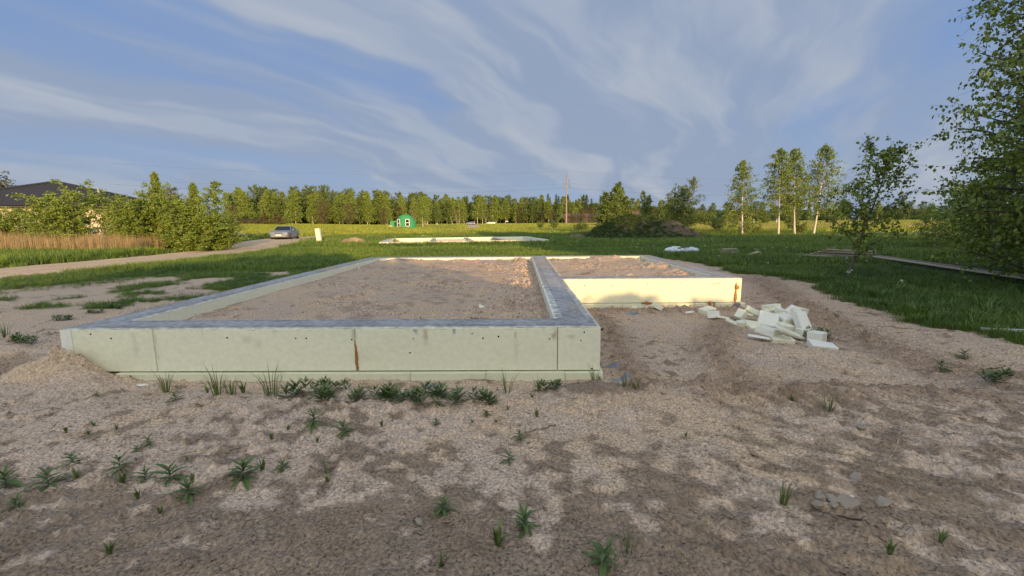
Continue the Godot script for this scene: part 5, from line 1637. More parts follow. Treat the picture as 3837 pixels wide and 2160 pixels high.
func car(o: Node3D, L: float, W: float, H: float, paint: Material, hatch: bool) -> void:
	# x runs from nose (+) to tail (-), y up
	var hw := W * 0.5
	var belt := H * 0.66
	var st := [[0.5, 0.22, 0.48, 0.80], [0.485, 0.18, 0.60, 0.92], [0.44, 0.17, 0.66, 0.98], [0.36, 0.17, 0.70, 1.0], [0.20, 0.17, 0.74, 1.0], [0.0, 0.17, belt / H * 1.0 + 0.005, 1.0], [-0.25, 0.17, belt / H + 0.02, 1.0], [-0.40, 0.18, 0.70, 0.98], [-0.475, 0.20, 0.66, 0.93], [-0.5, 0.26, 0.55, 0.82]]
	if not hatch:
		st[0] = [0.5, 0.20, 0.44, 0.80]; st[1] = [0.485, 0.15, 0.55, 0.93]; st[2] = [0.45, 0.14, 0.60, 0.98]; st[3] = [0.36, 0.14, 0.64, 1.0]; st[4] = [0.20, 0.14, 0.665, 1.0]; st[5] = [0.0, 0.14, 0.67, 1.0]; st[6] = [-0.25, 0.14, 0.68, 1.0]; st[7] = [-0.40, 0.15, 0.70, 0.98]; st[8] = [-0.48, 0.18, 0.69, 0.93]; st[9] = [-0.5, 0.24, 0.58, 0.84]
	var rings := []
	for s in st:
		var x: float = s[0] * L
		var y0: float = s[1] * H
		var y1: float = s[2] * H
		var w: float = hw * s[3]
		rings.append([Vector3(x, y0, -w * 0.9), Vector3(x, y0 + 0.06, -w * 0.985), Vector3(x, lerpf(y0, y1, 0.55), -w), Vector3(x, y1 - 0.07, -w * 0.97), Vector3(x, y1 - 0.015, -w * 0.88), Vector3(x, y1 + 0.02, -w * 0.45), Vector3(x, y1 + 0.02, w * 0.45), Vector3(x, y1 - 0.015, w * 0.88), Vector3(x, y1 - 0.07, w * 0.97), Vector3(x, lerpf(y0, y1, 0.55), w), Vector3(x, y0 + 0.06, w * 0.985), Vector3(x, y0, w * 0.9)])
	var mb := MB.new()
	loft(mb, rings)
	part("body", mb.mesh(paint), o)
	var x_ws := 0.20 * L
	var x_r0 := 0.045 * L
	var x_r1 := (-0.17 if not hatch else -0.34) * L
	var x_rw := (-0.375 if not hatch else -0.46) * L
	var yb := 0.665 * H
	var gw := hw * 0.90
	var rw := hw * 0.70
	var cab := MB.new()
	loft(cab, [[Vector3(x_ws, yb, -gw), Vector3(x_ws, yb + 0.005, -rw), Vector3(x_ws, yb + 0.005, rw), Vector3(x_ws, yb, gw)], [Vector3(x_r0, yb, -gw), Vector3(x_r0, H - 0.03, -rw), Vector3(x_r0, H - 0.03, rw), Vector3(x_r0, yb, gw)], [Vector3((x_r0 + x_r1) * 0.5, yb, -gw), Vector3((x_r0 + x_r1) * 0.5, H, -rw), Vector3((x_r0 + x_r1) * 0.5, H, rw), Vector3((x_r0 + x_r1) * 0.5, yb, gw)], [Vector3(x_r1, yb, -gw), Vector3(x_r1, H - 0.03, -rw), Vector3(x_r1, H - 0.03, rw), Vector3(x_r1, yb, gw)], [Vector3(x_rw, yb, -gw), Vector3(x_rw, yb + 0.04, -rw), Vector3(x_rw, yb + 0.04, rw), Vector3(x_rw, yb, gw)]])
	part("cabin", cab.mesh(paint), o)
	var glass := mat("car_glass", lin(0.012, 0.016, 0.022), 0.06)
	var black := mat("car_black", lin(0.012, 0.012, 0.013), 0.5)
	var pane := func(called: String, a: Vector3, b: Vector3, c: Vector3, d: Vector3) -> void:
		var n := (b - a).cross(d - a).normalized()
		var ctr := (a + b + c + d) * 0.25
		if n.dot(ctr - Vector3(0, 0.4, 0)) < 0.0: n = -n
		var g := MB.new()
		var q := [a + n * 0.012, b + n * 0.012, c + n * 0.012, d + n * 0.012]
		g.quad(q[0], q[1], q[2], q[3])
		for k in 4: g.quad(q[k], q[(k + 1) % 4], q[(k + 1) % 4] - n * 0.02, q[k] - n * 0.02)
		part(called, g.mesh(glass), o)
	var v := func(x: float, t: float, s: float) -> Vector3:
		# point on the cabin's side: t from belt to roof
		return Vector3(x, lerpf(yb, H - 0.03, t), s * lerpf(gw, rw, t))
	pane.call("windscreen", Vector3(lerpf(x_ws, x_r0, 0.06), yb + 0.03, -gw * 0.93), Vector3(lerpf(x_ws, x_r0, 0.06), yb + 0.03, gw * 0.93), Vector3(lerpf(x_ws, x_r0, 0.92), lerpf(yb, H - 0.03, 0.92), rw * 0.95), Vector3(lerpf(x_ws, x_r0, 0.92), lerpf(yb, H - 0.03, 0.92), -rw * 0.95))
	pane.call("rear_window", Vector3(lerpf(x_rw, x_r1, 0.1), yb + 0.06, -gw * 0.85), Vector3(lerpf(x_rw, x_r1, 0.1), yb + 0.06, gw * 0.85), Vector3(lerpf(x_rw, x_r1, 0.9), lerpf(yb, H - 0.03, 0.9), rw * 0.9), Vector3(lerpf(x_rw, x_r1, 0.9), lerpf(yb, H - 0.03, 0.9), -rw * 0.9))
	var xm := (x_r0 + x_r1) * 0.5
	for s in [-1.0, 1.0]:
		pane.call("side_window", v.call(lerpf(x_ws, x_r0, 0.25), 0.06, s), v.call(xm + 0.04, 0.06, s), v.call(xm + 0.04, 0.90, s), v.call(x_r0 - 0.02, 0.88, s))
		pane.call("side_window", v.call(xm - 0.04, 0.06, s), v.call(lerpf(x_rw, x_r1, 0.30), 0.06, s), v.call(x_r1 + 0.05, 0.84, s), v.call(xm - 0.04, 0.90, s))
		var mr := MB.new()
		box(mr, Transform3D(Basis.IDENTITY, Vector3(x_ws - 0.18, yb + 0.07, s * (hw + 0.10))), Vector3(0.12, 0.14, 0.20), 0.04)
		part("mirror", mr.mesh(paint), o)
		var hl := MB.new()
		box(hl, Transform3D(Basis(Vector3.UP, s * 0.5), Vector3(0.466 * L, 0.475 * H, s * hw * 0.70)), Vector3(0.16, 0.14, 0.36), 0.03)
		part("headlight", hl.mesh(mat("headlight", lin(0.55, 0.57, 0.6), 0.1, 0.3)), o)
		var tl := MB.new()
		box(tl, Transform3D(Basis(Vector3.UP, -s * 0.4), Vector3(-0.478 * L, 0.56 * H, s * hw * 0.72)), Vector3(0.12, 0.16, 0.34), 0.03)
		part("tail_light", tl.mesh(mat("tail_light", lin(0.25, 0.02, 0.02), 0.15)), o)
		var ik := MB.new()
		box(ik, Transform3D(Basis(Vector3.UP, s * 0.3), Vector3(0.488 * L, 0.25 * H, s * hw * 0.66)), Vector3(0.06, 0.11, 0.36), 0.015)
		part("air_intake", ik.mesh(black), o)
		for xx in [0.31, -0.285]:
			var ctr := Vector3(xx * L, 0.34, s * (hw - 0.10))
			var arch := MB.new()
			tube(arch, [ctr - Vector3(0, 0, s * 0.05), ctr + Vector3(0, 0.02, s * 0.095)], [0.385, 0.385], 20, Color.WHITE, true)
			part("wheel_arch", arch.mesh(black), o)
			var ty := MB.new()
			tube(ty, [ctr - Vector3(0, 0, s * 0.12), ctr + Vector3(0, 0, s * 0.09), ctr + Vector3(0, 0, s * 0.11)], [0.34, 0.34, 0.31], 22, Color.WHITE, true)
			var wn := part("wheel", ty.mesh(mat("tyre", lin(0.10, 0.08, 0.062), 0.9)), o)
			var rm := MB.new()
			tube(rm, [ctr + Vector3(0, 0, s * 0.10), ctr + Vector3(0, 0, s * 0.118)], [0.235, 0.23], 18, Color.WHITE, true)
			part("rim_back", rm.mesh(black), wn)
			var sp := MB.new()
			for k in 5:
				var an := TAU * k / 5.0 + 0.3
				box(sp, Transform3D(Basis(Vector3(0, 0, 1), an), ctr + Vector3(-sin(an) * 0.11, cos(an) * 0.11, s * 0.124)), Vector3(0.075, 0.22, 0.02), 0.006)
			part("rim", sp.mesh(mat("alloy", lin(0.5, 0.5, 0.52), 0.3, 0.8)), wn)
	var gr := MB.new()
	box(gr, Transform3D(Basis.IDENTITY, Vector3(0.492 * L, 0.40 * H, 0)), Vector3(0.07, 0.34, 0.86), 0.03)
	part("grille", gr.mesh(black), o)
	var pl := MB.new()
	box(pl, Transform3D(Basis.IDENTITY, Vector3(0.502 * L, 0.335 * H, 0)), Vector3(0.03, 0.12, 0.52), 0.008)
	part("number_plate", pl.mesh(mat("plate", lin(0.8, 0.8, 0.78), 0.5)), o)
	if not hatch:
		var em := MB.new()
		for k in 4:
			var pts := []
			var rd := []
			for j in 11:
				var an := TAU * j / 10.0
				pts.append(Vector3(0.503 * L, 0.465 * H + 0.045 * sin(an), -0.105 + k * 0.07 + 0.045 * cos(an)))
				rd.append(0.007)
			tube(em, pts, rd, 5)
		part("emblem", em.mesh(mat("chrome", lin(0.7, 0.7, 0.72), 0.15, 0.9)), o)
	var lip := MB.new()
	box(lip, Transform3D(Basis.IDENTITY, Vector3(0.46 * L, 0.155 * H, 0)), Vector3(0.34, 0.06, W * 0.86), 0.02)
	part("front_lip", lip.mesh(black), o)
	var un := MB.new()
	box(un, Transform3D(Basis.IDENTITY, Vector3(0, 0.20, 0)), Vector3(L * 0.86, 0.16, W * 0.78), 0.02)
	part("underbody", un.mesh(black), o)

func build_vehicles() -> void:
	var silver := mat("silver_paint", lin(0.24, 0.265, 0.30), 0.32, 0.5)
	silver.clearcoat_enabled = true
	silver.clearcoat = 0.8
	var cy := broad(-26.3, 49.6) - 0.025
	var o := thing("car", "silver saloon car standing on the sandy road, nose towards the plot", "car", P(-26.3, cy, 49.6), deg_to_rad(-90.0 + 13.0))
	car(o, 5.05, 1.94, 1.46, silver, false)
	var grey := mat("violet_paint", lin(0.36, 0.36, 0.44), 0.3, 0.5)
	var o2 := thing("car", "small violet-grey hatchback driving side-on where the road meets the wood", "car", P(-22.9, broad(-22.9, 211.0) + 0.02, 211.0), deg_to_rad(176.0))
	car(o2, 4.3, 1.78, 1.52, grey, true)
	var white := mat("white_paint", lin(0.62, 0.65, 0.68), 0.3, 0.2)
	var o3 := thing("car", "pale car parked under the trees at the edge of the wood", "car", P(-14.2, broad(-14.2, 224.0), 224.0), deg_to_rad(185.0))
	car(o3, 4.4, 1.78, 1.45, white, true)

# ---------- pillar, pole, fences
func build_street_things() -> void:
	var o := thing("pillar", "leaning square cream pillar standing in the grass by the dirt road", "pillar", P(-17.5, ground_h(-17.5, 38.7) - 0.1, 38.7), deg_to_rad(4.0))
	o.rotation.z = 0.085
	var mb := MB.new()
	box(mb, Transform3D(Basis.IDENTITY, Vector3(0, 0.74, 0)), Vector3(0.37, 1.48, 0.34), 0.008, CREAM2)
	part("shaft", mb.mesh(foam_mat()), o)
	mb = MB.new()
	box(mb, Transform3D(Basis.IDENTITY, Vector3(0, 1.49, 0)), Vector3(0.385, 0.03, 0.355), 0.005, Color(0.70, 0.66, 0.52))
	part("top_cap", mb.mesh(foam_mat()), o)
	# power pole with hanging insulators
	var px := 18.95
	var pf := 180.0
	var py := broad(px, pf)
	o = thing("power_pole", "tall single power pole with hanging insulators rising above the far wood", "power pole", P(px, py - 0.2, pf))
	mb = MB.new()
	tube(mb, [Vector3(0, 0, 0), Vector3(0, 19.0, 0)], [0.33, 0.22], 12, Color.WHITE, true)
	part("pole", mb.mesh(mat("pole_wood", lin(0.33, 0.245, 0.185), 0.85)), o)
	mb = MB.new()
	tube(mb, [Vector3(0, 18.8, 0), Vector3(0, 21.4, 0)], [0.09, 0.06], 8, Color.WHITE, true)
	part("top_spike", mb.mesh(mat("pole_steel", lin(0.20, 0.20, 0.21), 0.5, 0.4)), o)
	var arms := [[17.9, 1.0], [16.0, 1.2], [16.1, -1.2]]
	for a in arms:
		mb = MB.new()
		tube(mb, [Vector3(0, a[0], 0), Vector3(a[1], a[0] + 0.15, 0)], [0.06, 0.05], 6, Color.WHITE, true)
		part("cross_arm", mb.mesh(mats["pole_steel"]), o)
		mb = MB.new()
		var pts := []
		var rd := []
		for k in 15:
			pts.append(Vector3(a[1], a[0] + 0.1 - k * 0.1, 0))
			rd.append(0.13 if k % 2 == 1 else 0.05)
		tube(mb, pts, rd, 8)
		part("insulator", mb.mesh(mat("insulator", lin(0.10, 0.13, 0.13), 0.3)), o)
	var k_ := 0
	for a in [[1.0, 16.5], [1.2, 14.6], [-1.2, 14.7], [0.0, 21.3]]:
		mb = MB.new()
		for dirn in [-1.0, 1.0]:
			var pts := []
			var rd := []
			for k in 22:
				var t := k / 21.0
				pts.append(Vector3(px + a[0] + dirn * 150.0 * t, py - 0.2 + a[1] - 10.0 * t * (1.0 - t) , -(pf + 36.0 * t * dirn)))
				rd.append(0.016)
			tube(mb, pts, rd, 4)
		var lab: String = ["overhead wire on the short upper arm of the power pole", "overhead wire on the lower arm facing the birch row", "overhead wire on the lower arm facing the green dome", "earth wire running from the very tip of the power pole"][k_]
		single("power_line", mb.mesh(mat("cable", lin(0.10, 0.11, 0.13), 0.5)), lab, "wire", "wires of the power pole")
		k_ += 1
	# wire fence beside the dome
	o = thing("wire_fence", "dark wire mesh fence in the grass beside the green dome", "fence", P(-24.8, broad(-24.8, 116.0), 116.0), deg_to_rad(-7.0))
	for k in 5:
		mb = MB.new()
		box(mb, Transform3D(Basis.IDENTITY, Vector3(k * 2.2, 0.65, 0)), Vector3(0.06, 1.5, 0.05), 0.005)
		part("post", mb.mesh(mat("fence_post", lin(0.06, 0.065, 0.075), 0.5)), o)
	for k in 4:
		mb = MB.new()
		for j in 12:
			tube(mb, [Vector3(k * 2.2 + j * 2.2 / 12.0, 0.1, 0), Vector3(k * 2.2 + j * 2.2 / 12.0, 1.3, 0)], [0.008, 0.008], 4)
		for j in 7:
			tube(mb, [Vector3(k * 2.2, 0.12 + j * 0.19, 0), Vector3(k * 2.2 + 2.2, 0.12 + j * 0.19, 0)], [0.008, 0.008], 4)
		part("mesh_panel", mb.mesh(mats["fence_post"]), o)
	# pale posts at the far side of the reed meadow
	for q in [[66.0, 133.0, 1.7], [69.5, 133.5, 1.7], [73.0, 133.0, 1.75], [76.5, 134.0, 1.7], [93.0, 124.0, 1.9], [-34.5, 168.0, 1.6], [-31.0, 168.0, 1.3]]:
		mb = MB.new()
		box(mb, Transform3D(Basis.IDENTITY, P(q[0], ground_h(q[0], q[1]) + q[2] * 0.5 - 0.1, q[1])), Vector3(0.2, q[2], 0.2), 0.03)
		single("marker_post", mb.mesh(mat("white_post", lin(0.62, 0.60, 0.55), 0.8)), "short pale post out at the far edge of the fields", "post", "pale posts at the edge of the fields")
	# road sign plates by the wood
	o = thing("road_sign", "small pale road sign board on two legs before the wood", "sign", P(-6.2, broad(-6.2, 226.0), 226.0))
	mb = MB.new()
	box(mb, Transform3D(Basis.IDENTITY, Vector3(0, 1.5, 0)), Vector3(1.3, 0.55, 0.05), 0.01)
	part("plate", mb.mesh(mats["white_post"]), o)
	for s in [-0.45, 0.45]:
		mb = MB.new()
		tube(mb, [Vector3(s, -0.1, -0.05), Vector3(s, 1.6, -0.05)], [0.035, 0.035], 6)
		part("leg", mb.mesh(mats["fence_post"]), o)

const FOAM := [[4.123, 0.04, 8.159, 0.2, 0.16, 0.15, 35, 10, 38, 0], [4.487, 0.1, 8.335, 0.34, 0.045, 0.18, -20, -8, -27, 1], [4.467, 0.05, 8.315, 0.36, 0.055, 0.18, -20, -8, -27, 0], [4.786, 0.17, 8.337, 0.28, 0.1, 0.19, 8, -6, 6, 0], [4.5, 0.05, 8.061, 0.1, 0.26, 0.18, -15, -18, -24, 0], [4.89, 0.11, 8.274, 0.22, 0.1, 0.2, 15, 18, -14, 1], [4.884, 0.03, 8.207, 0.19, 0.12, 0.16, -10, 8, 10, 0], [5.103, 0.09, 8.234, 0.26, 0.09, 0.22, 10, 10, 38, 1], [5.047, 0.1, 7.975, 0.18, 0.22, 0.11, 20, -35, -22, 0], [5.477, 0.05, 8.487, 0.13, 0.13, 0.15, 5, 0, -8, 0], [4.901, 0.05, 7.587, 0.21, 0.38, 0.13, 12, -42, -12, 1], [4.442, 0.03, 7.798, 0.31, 0.29, 0.12, -18, -46, -14, 1], [4.796, 0.01, 7.879, 0.28, 0.17, 0.24, 8, 14, -3, 1], [4.673, -0.07, 7.66, 0.34, 0.13, 0.2, 12, 10, -10, 0], [3.995, -0.06, 7.884, 0.16, 0.12, 0.15, 12, 5, -3, 0], [4.18, -0.05, 7.855, 0.25, 0.11, 0.2, -12, -6, -8, 0], [4.177, -0.09, 7.701, 0.22, 0.09, 0.16, -6, 10, -4, 0], [4.096, -0.02, 7.186, 0.31, 0.13, 0.29, 40, 8, -10, 1], [4.227, -0.13, 7.035, 0.33, 0.14, 0.24, -8, 10, -2, 0], [4.462, -0.04, 7.103, 0.8, 0.045, 0.16, 16, 22, -22, 0], [4.358, -0.09, 6.942, 0.42, 0.015, 0.035, 16, 0, -22, 1], [3.899, -0.08, 7.072, 0.32, 0.025, 0.1, -28, 0, -4, 1], [4.799, -0.09, 7.355, 0.21, 0.14, 0.15, 10, 0, -4, 0], [4.776, -0.06, 6.995, 0.25, 0.14, 0.22, 38, 0, -3, 1], [4.567, -0.1, 6.545, 0.34, 0.11, 0.27, -18, 4, -6, 1], [3.891, -0.04, 7.95, 0.26, 0.04, 0.16, -30, 0, -22, 0], [4.397, 0.04, 8.322, 0.2, 0.04, 0.16, 30, 20, 0, 0], [4.952, -0.04, 7.868, 0.15, 0.16, 0.15, 30, 0, 10, 0], [3.817, -0.02, 8.903, 0.27, 0.13, 0.2, 20, 5, 6, 0], [3.765, -0.03, 8.491, 0.22, 0.15, 0.13, -30, -20, 10, 1], [2.892, 0.0, 9.146, 0.24, 0.1, 0.16, -25, -10, -24, 0], [3.889, -0.07, 8.334, 0.22, 0.035, 0.1, -20, 0, -6, 0], [3.487, -0.08, 8.953, 0.16, 0.03, 0.08, 10, 0, 8, 1], [2.493, -0.04, 9.434, 0.12, 0.06, 0.06, 0, 0, 0, 0], [4.194, -0.07, 7.813, 0.22, 0.1, 0.15, 10, 0, 0, 0]]
const WEEDS := [[-3.59, 2.79, 0, 0.17], [-3.29, 2.59, 0, 0.1], [-3.3, 2.8, 0, 0.17], [-3.41, 3.08, 0, 0.12], [-3.21, 2.91, 2, 0.08], [-2.99, 3.02, 0, 0.15], [-2.83, 2.86, 2, 0.1], [-2.69, 2.89, 0, 0.13], [-2.5, 2.88, 0, 0.18], [-2.31, 2.84, 2, 0.07], [-2.22, 2.68, 0, 0.14], [-2.55, 2.67, 2, 0.08], [-3.12, 3.31, 0, 0.07], [-3.07, 3.37, 0, 0.09], [-3.77, 3.57, 2, 0.05], [-3.61, 3.67, 2, 0.05], [-3.88, 3.73, 2, 0.06], [-3.53, 4.25, 0, 0.13], [-4.51, 4.42, 1, 0.08], [-3.9, 4.59, 1, 0.22], [-3.37, 4.49, 2, 0.08], [-3.18, 4.39, 1, 0.26], [-3.11, 4.49, 1, 0.2], [-2.97, 4.49, 2, 0.14], [-2.64, 4.43, 1, 0.27], [-2.15, 4.37, 3, 0.26], [-1.99, 4.52, 3, 0.16], [-1.83, 3.67, 0, 0.15], [-2.06, 3.66, 2, 0.06], [-1.53, 3.57, 0, 0.16], [-1.69, 3.42, 2, 0.06], [-1.98, 2.89, 0, 0.2], [-1.91, 3.01, 2, 0.09], [-1.78, 3.04, 0, 0.1], [-2.12, 3.5, 2, 0.07], [-1.41, 2.97, 1, 0.09], [-1.36, 2.86, 2, 0.06], [-2.29, 2.53, 2, 0.06], [-2.29, 2.18, 2, 0.08], [-4.01, 3.61, 2, 0.07], [-2.57, 3.14, 2, 0.04], [-1.51, 4.31, 3, 0.2], [-1.16, 4.2, 3, 0.22], [-0.89, 4.34, 3, 0.2], [-0.81, 4.13, 0, 0.12], [-0.48, 4.21, 3, 0.2], [-0.27, 4.14, 0, 0.1], [-0.32, 3.92, 0, 0.07], [-0.22, 3.79, 2, 0.06], [-0.12, 4.03, 2, 0.05], [-0.76, 3.76, 0, 0.08], [-1.24, 3.72, 2, 0.07], [-0.44, 3.8, 2, 0.04], [-0.01, 3.48, 0, 0.1], [-0.09, 3.11, 0, 0.1], [-0.49, 2.54, 0, 0.12], [0.02, 2.39, 0, 0.17], [-0.13, 2.26, 2, 0.14], [0.44, 2.11, 0, 0.17], [0.59, 2.19, 1, 0.12], [-0.42, 2.09, 2, 0.08], [0.12, 4.23, 2, 0.07], [0.15, 3.85, 2, 0.08], [-0.14, 4.47, 1, 0.2], [0.31, 4.48, 3, 0.14], [0.19, 4.5, 1, 0.14], [1.12, 4.5, 1, 0.16], [1.2, 4.4, 1, 0.14], [0.87, 4.66, 0, 0.08], [0.82, 4.7, 1, 0.16], [1.68, 2.63, 1, 0.16], [2.92, 4.03, 1, 0.18], [2.69, 4.21, 2, 0.08], [1.39, 3.52, 2, 0.05], [1.97, 2.16, 2, 0.08], [2.38, 2.31, 2, 0.07], [5.27, 5.42, 0, 0.2], [6.05, 5.91, 0, 0.18], [5.92, 8.19, 2, 0.12], [4.98, 7.33, 3, 0.26], [5.26, 4.74, 3, 0.19], [7.54, 11.18, 2, 0.1], [-7.6, 6.44, 3, 0.22], [-8.25, 6.76, 1, 0.22], [-8.88, 8.26, 3, 0.18], [-8.91, 9.48, 3, 0.18], [-8.9, 8.97, 3, 0.15]]

# ---------- things lying about
func build_site_clutter() -> void:
	var r := RandomNumberGenerator.new()
	r.seed = 31
	rng.seed = 808
	var special := {
		3: "flat cream foam offcut lying topmost on the offcut heap",
		10: "tall white foam slab leaning at the edge of the offcut heap",
		17: "big white foam block with a clean top in the front of the offcut heap",
		19: "long narrow foam board sliding down the front of the offcut heap",
		20: "thin white foam strip under the long narrow board",
		21: "thin white foam strip half sunk in the sand before the heap",
		23: "lone white foam block just outside the offcut heap",
		24: "flat white foam block farthest out from the heap in the sand",
		28: "cream foam block in the sand under the wing wall",
		29: "white foam piece tipped against the block under the wing wall",
		30: "foam offcut leaning on the wing wall's footing",
		31: "thin cream foam sliver between the wing wall and the heap"}
	for k in FOAM.size():
		var q: Array = FOAM[k]
		var mb := MB.new()
		var col := WHITE_FOAM if q[9] == 1 else CREAM2
		col = col.lerp(Color(0.74, 0.72, 0.56), r.randf() * 0.35)
		box(mb, Transform3D.IDENTITY, Vector3(q[3], q[4], q[5]), 0.008, col, 0.012 if q[4] > 0.08 else 0.004)
		var b := Basis(Vector3.UP, deg_to_rad(q[6])) * Basis(Vector3.RIGHT, deg_to_rad(q[7])) * Basis(Vector3.BACK, deg_to_rad(q[8]))
		var y: float = q[1]
		if k >= 28:   # single bits rest on the sand
			y = surface_h(q[0], q[2]) + q[4] * 0.45 + 0.2 * q[3] * absf(sin(deg_to_rad(q[8])))
		var label: String = special.get(k, "white foam offcut in the heap on the sand" if q[9] == 1 else "cream foam offcut in the heap on the sand")
		single("foam_offcut", mb.mesh(foam_mat()), label, "foam offcut", "foam offcuts on the sand", Transform3D(b, P(q[0], y, q[2])))
	# grey mortar droppings by the walls
	for q in [[-1.02, 4.99, 0.16, 0.07], [1.22, 5.62, 0.16, 0.10], [1.22, 5.12, 0.14, 0.08], [1.9, 9.45, 0.20, 0.10], [2.35, 8.9, 0.16, 0.07], [1.75, 9.62, 0.14, 0.06]]:
		var mb := MB.new()
		var cx: float = q[0]
		var cf: float = q[1]
		sheet(mb, 18, 4, func(a: float, b: float) -> Array:
			var an := a * TAU
			var rr := b * (1.0 + 0.25 * sin(an * 3.0 + cx * 5.0))
			var x: float = cx + cos(an) * rr * q[2]
			var f: float = cf + sin(an) * rr * q[3]
			return [P(x, surface_h(x, f) + 0.018 * (1.0 - b * b) - 0.006 * b, f), Color(0.25, 0.26, 0.28)])
		single("mortar_splat", mb.mesh(concrete_mat()), "flat grey splat of mortar on the sand by the foundation wall", "mortar", "mortar splats beside the foundation")
	var lb := MB.new()
	box(lb, Transform3D(Basis.IDENTITY, Vector3.ZERO), Vector3(0.13, 0.12, 0.09), 0.03, Color(0.24, 0.25, 0.27), 0.015)
	single("mortar_lump", lb.mesh(concrete_mat()), "grey lump of mortar against the wing wall's corner footing", "mortar", "", Transform3D(Basis.IDENTITY, P(4.79, -0.05, F1 - 0.10)))
	# white scraps
	for q in [[-4.55, 4.98, 0.22, 0.01, 0.07, 0.2, "flat white scrap of foam in front of the low footing's end"], [0.52, 4.98, 0.06, 0.02, 0.05, 0.8, "tiny white foam chip in front of the footing"], [2.18, 2.72, 0.03, 0.01, 0.02, 0.4, "tiny white speck of foam on the open ground"]]:
		var mb := MB.new()
		box(mb, Transform3D(Basis(Vector3.UP, q[5]) * Basis(Vector3.BACK, 0.06), P(q[0], surface_h(q[0], q[1]) + q[3] * 0.5, q[1])), Vector3(q[2], q[3], q[4]), 0.002, WHITE_FOAM, 0.003)
		single("foam_scrap", mb.mesh(foam_mat()), q[6], "foam scrap")
	var tb := MB.new()
	tb.tri(Vector3(-0.06, 0, 0.02), Vector3(0.07, 0, 0.03), Vector3(-0.05, 0.06, 0))
	tb.tri(Vector3(-0.06, 0, 0.02), Vector3(-0.05, 0.06, 0), Vector3(0.04, 0, -0.06))
	tb.tri(Vector3(0.07, 0, 0.03), Vector3(-0.05, 0.06, 0), Vector3(0.04, 0, -0.06))
	tb.tri(Vector3(-0.06, 0, 0.02), Vector3(0.07, 0, 0.03), Vector3(0.04, 0, -0.06))
	single("foam_scrap", tb.mesh(mat("scrap_white", lin(0.76, 0.78, 0.70), 0.8)), "pointed white foam chip on the sand inside the ring", "foam scrap", "", Transform3D(Basis.IDENTITY, P(-0.62, fill_h(-0.62, 7.2, 0), 7.2)))
	# fallen stake in the ring's sand, board bit in the wing
	var sb := MB.new()
	box(sb, Transform3D(Basis(Vector3.UP, 0.95), P(1.75, fill_h(1.75, 11.6, 1) + 0.015, 11.6)), Vector3(0.42, 0.02, 0.09), 0.004, Color.WHITE, 0.006)
	single("board_bit", sb.mesh(mat("old_wood", lin(0.20, 0.15, 0.11), 0.9)), "short dark board bit lying on the wing's sand", "board")
	sb = MB.new()
	box(sb, Transform3D(Basis(Vector3.UP, 0.1) * Basis(Vector3.BACK, -0.04), P(-0.55, fill_h(-0.55, 6.15, 0) + 0.012, 6.15)), Vector3(0.30, 0.022, 0.06), 0.004, Color.WHITE, 0.006)
	single("board_bit", sb.mesh(mats["old_wood"]), "dark flat wood scrap on the sand by the ring's front wall", "board")
	sb = MB.new()
	box(sb, Transform3D(Basis.IDENTITY, P(-5.02, 0.46, 13.7)), Vector3(0.05, 0.22, 0.05), 0.006)
	single("stake", sb.mesh(mat("pale_stake", lin(0.60, 0.58, 0.48), 0.8)), "short pale stake standing in the ring's sand by the long wall", "stake")
	sb = MB.new()
	box(sb, Transform3D(Basis(Vector3.UP, 0.3), P(1.42, surface_h(1.42, 7.55) + 0.02, 7.55)), Vector3(0.20, 0.03, 0.05), 0.005)
	single("board_bit", sb.mesh(mat("black_bit", lin(0.03, 0.028, 0.027), 0.8)), "small black plank bit in the sand between ring and wing", "board")
	# cable, twigs and straws on the ground
	var trail := func(called: String, label: String, cat: String, pts: Array, rad: float, col: Color) -> void:
		var mb := MB.new()
		var pp := []
		var rr := []
		for k in pts.size() - 1:
			for j in 6:
				var t := j / 6.0
				var p: Vector2 = pts[k].lerp(pts[k + 1], t)
				pp.append(P(p.x, surface_h(p.x, p.y) + rad * 0.8, p.y))
				rr.append(rad * r.randf_range(0.8, 1.15))
		tube(mb, pp, rr, 5, col)
		single(called, mb.mesh(mat("trail", Color(1, 1, 1), 0.7, 0.0, true)), label, cat)
	trail.call("cable", "thin dark cable lying in a curve on the sand before the weedy hummock", "cable", [Vector2(4.25, 5.02), Vector2(4.34, 4.9), Vector2(4.42, 4.78), Vector2(4.55, 4.76), Vector2(4.70, 4.80)], 0.010, Color(0.05, 0.04, 0.035))
	trail.call("twig", "pale dry straw bent on the dark trampled soil", "twig", [Vector2(2.80, 3.18), Vector2(2.90, 3.26), Vector2(3.03, 3.37)], 0.005, Color(0.45, 0.38, 0.28))
	trail.call("twig", "dark root lying across the churned soil", "twig", [Vector2(1.82, 2.58), Vector2(1.92, 2.51), Vector2(2.04, 2.40)], 0.006, Color(0.06, 0.045, 0.03))
	trail.call("twig", "thin bent straw near the low weeds", "twig", [Vector2(-1.06, 3.24), Vector2(-1.02, 3.29), Vector2(-0.97, 3.33)], 0.004, Color(0.42, 0.36, 0.28))
	trail.call("twig", "long brown root snaking over the sand below the dark hummock", "twig", [Vector2(0.04, 3.58), Vector2(0.15, 3.63), Vector2(0.24, 3.66), Vector2(0.33, 3.74)], 0.007, Color(0.20, 0.15, 0.10))
	trail.call("twig", "short brown twig on the open sand", "twig", [Vector2(0.10, 2.66), Vector2(0.13, 2.61), Vector2(0.17, 2.56)], 0.005, Color(0.28, 0.21, 0.15))
	trail.call("twig", "straight thin straw lying crosswise on the sand", "twig", [Vector2(0.22, 2.98), Vector2(0.30, 2.985), Vector2(0.39, 2.98)], 0.004, Color(0.22, 0.17, 0.12))
	trail.call("twig", "long dark twig on the sand beside the meadow", "twig", [Vector2(5.55, 5.25), Vector2(5.85, 5.42), Vector2(6.2, 5.5)], 0.008, Color(0.10, 0.075, 0.05))
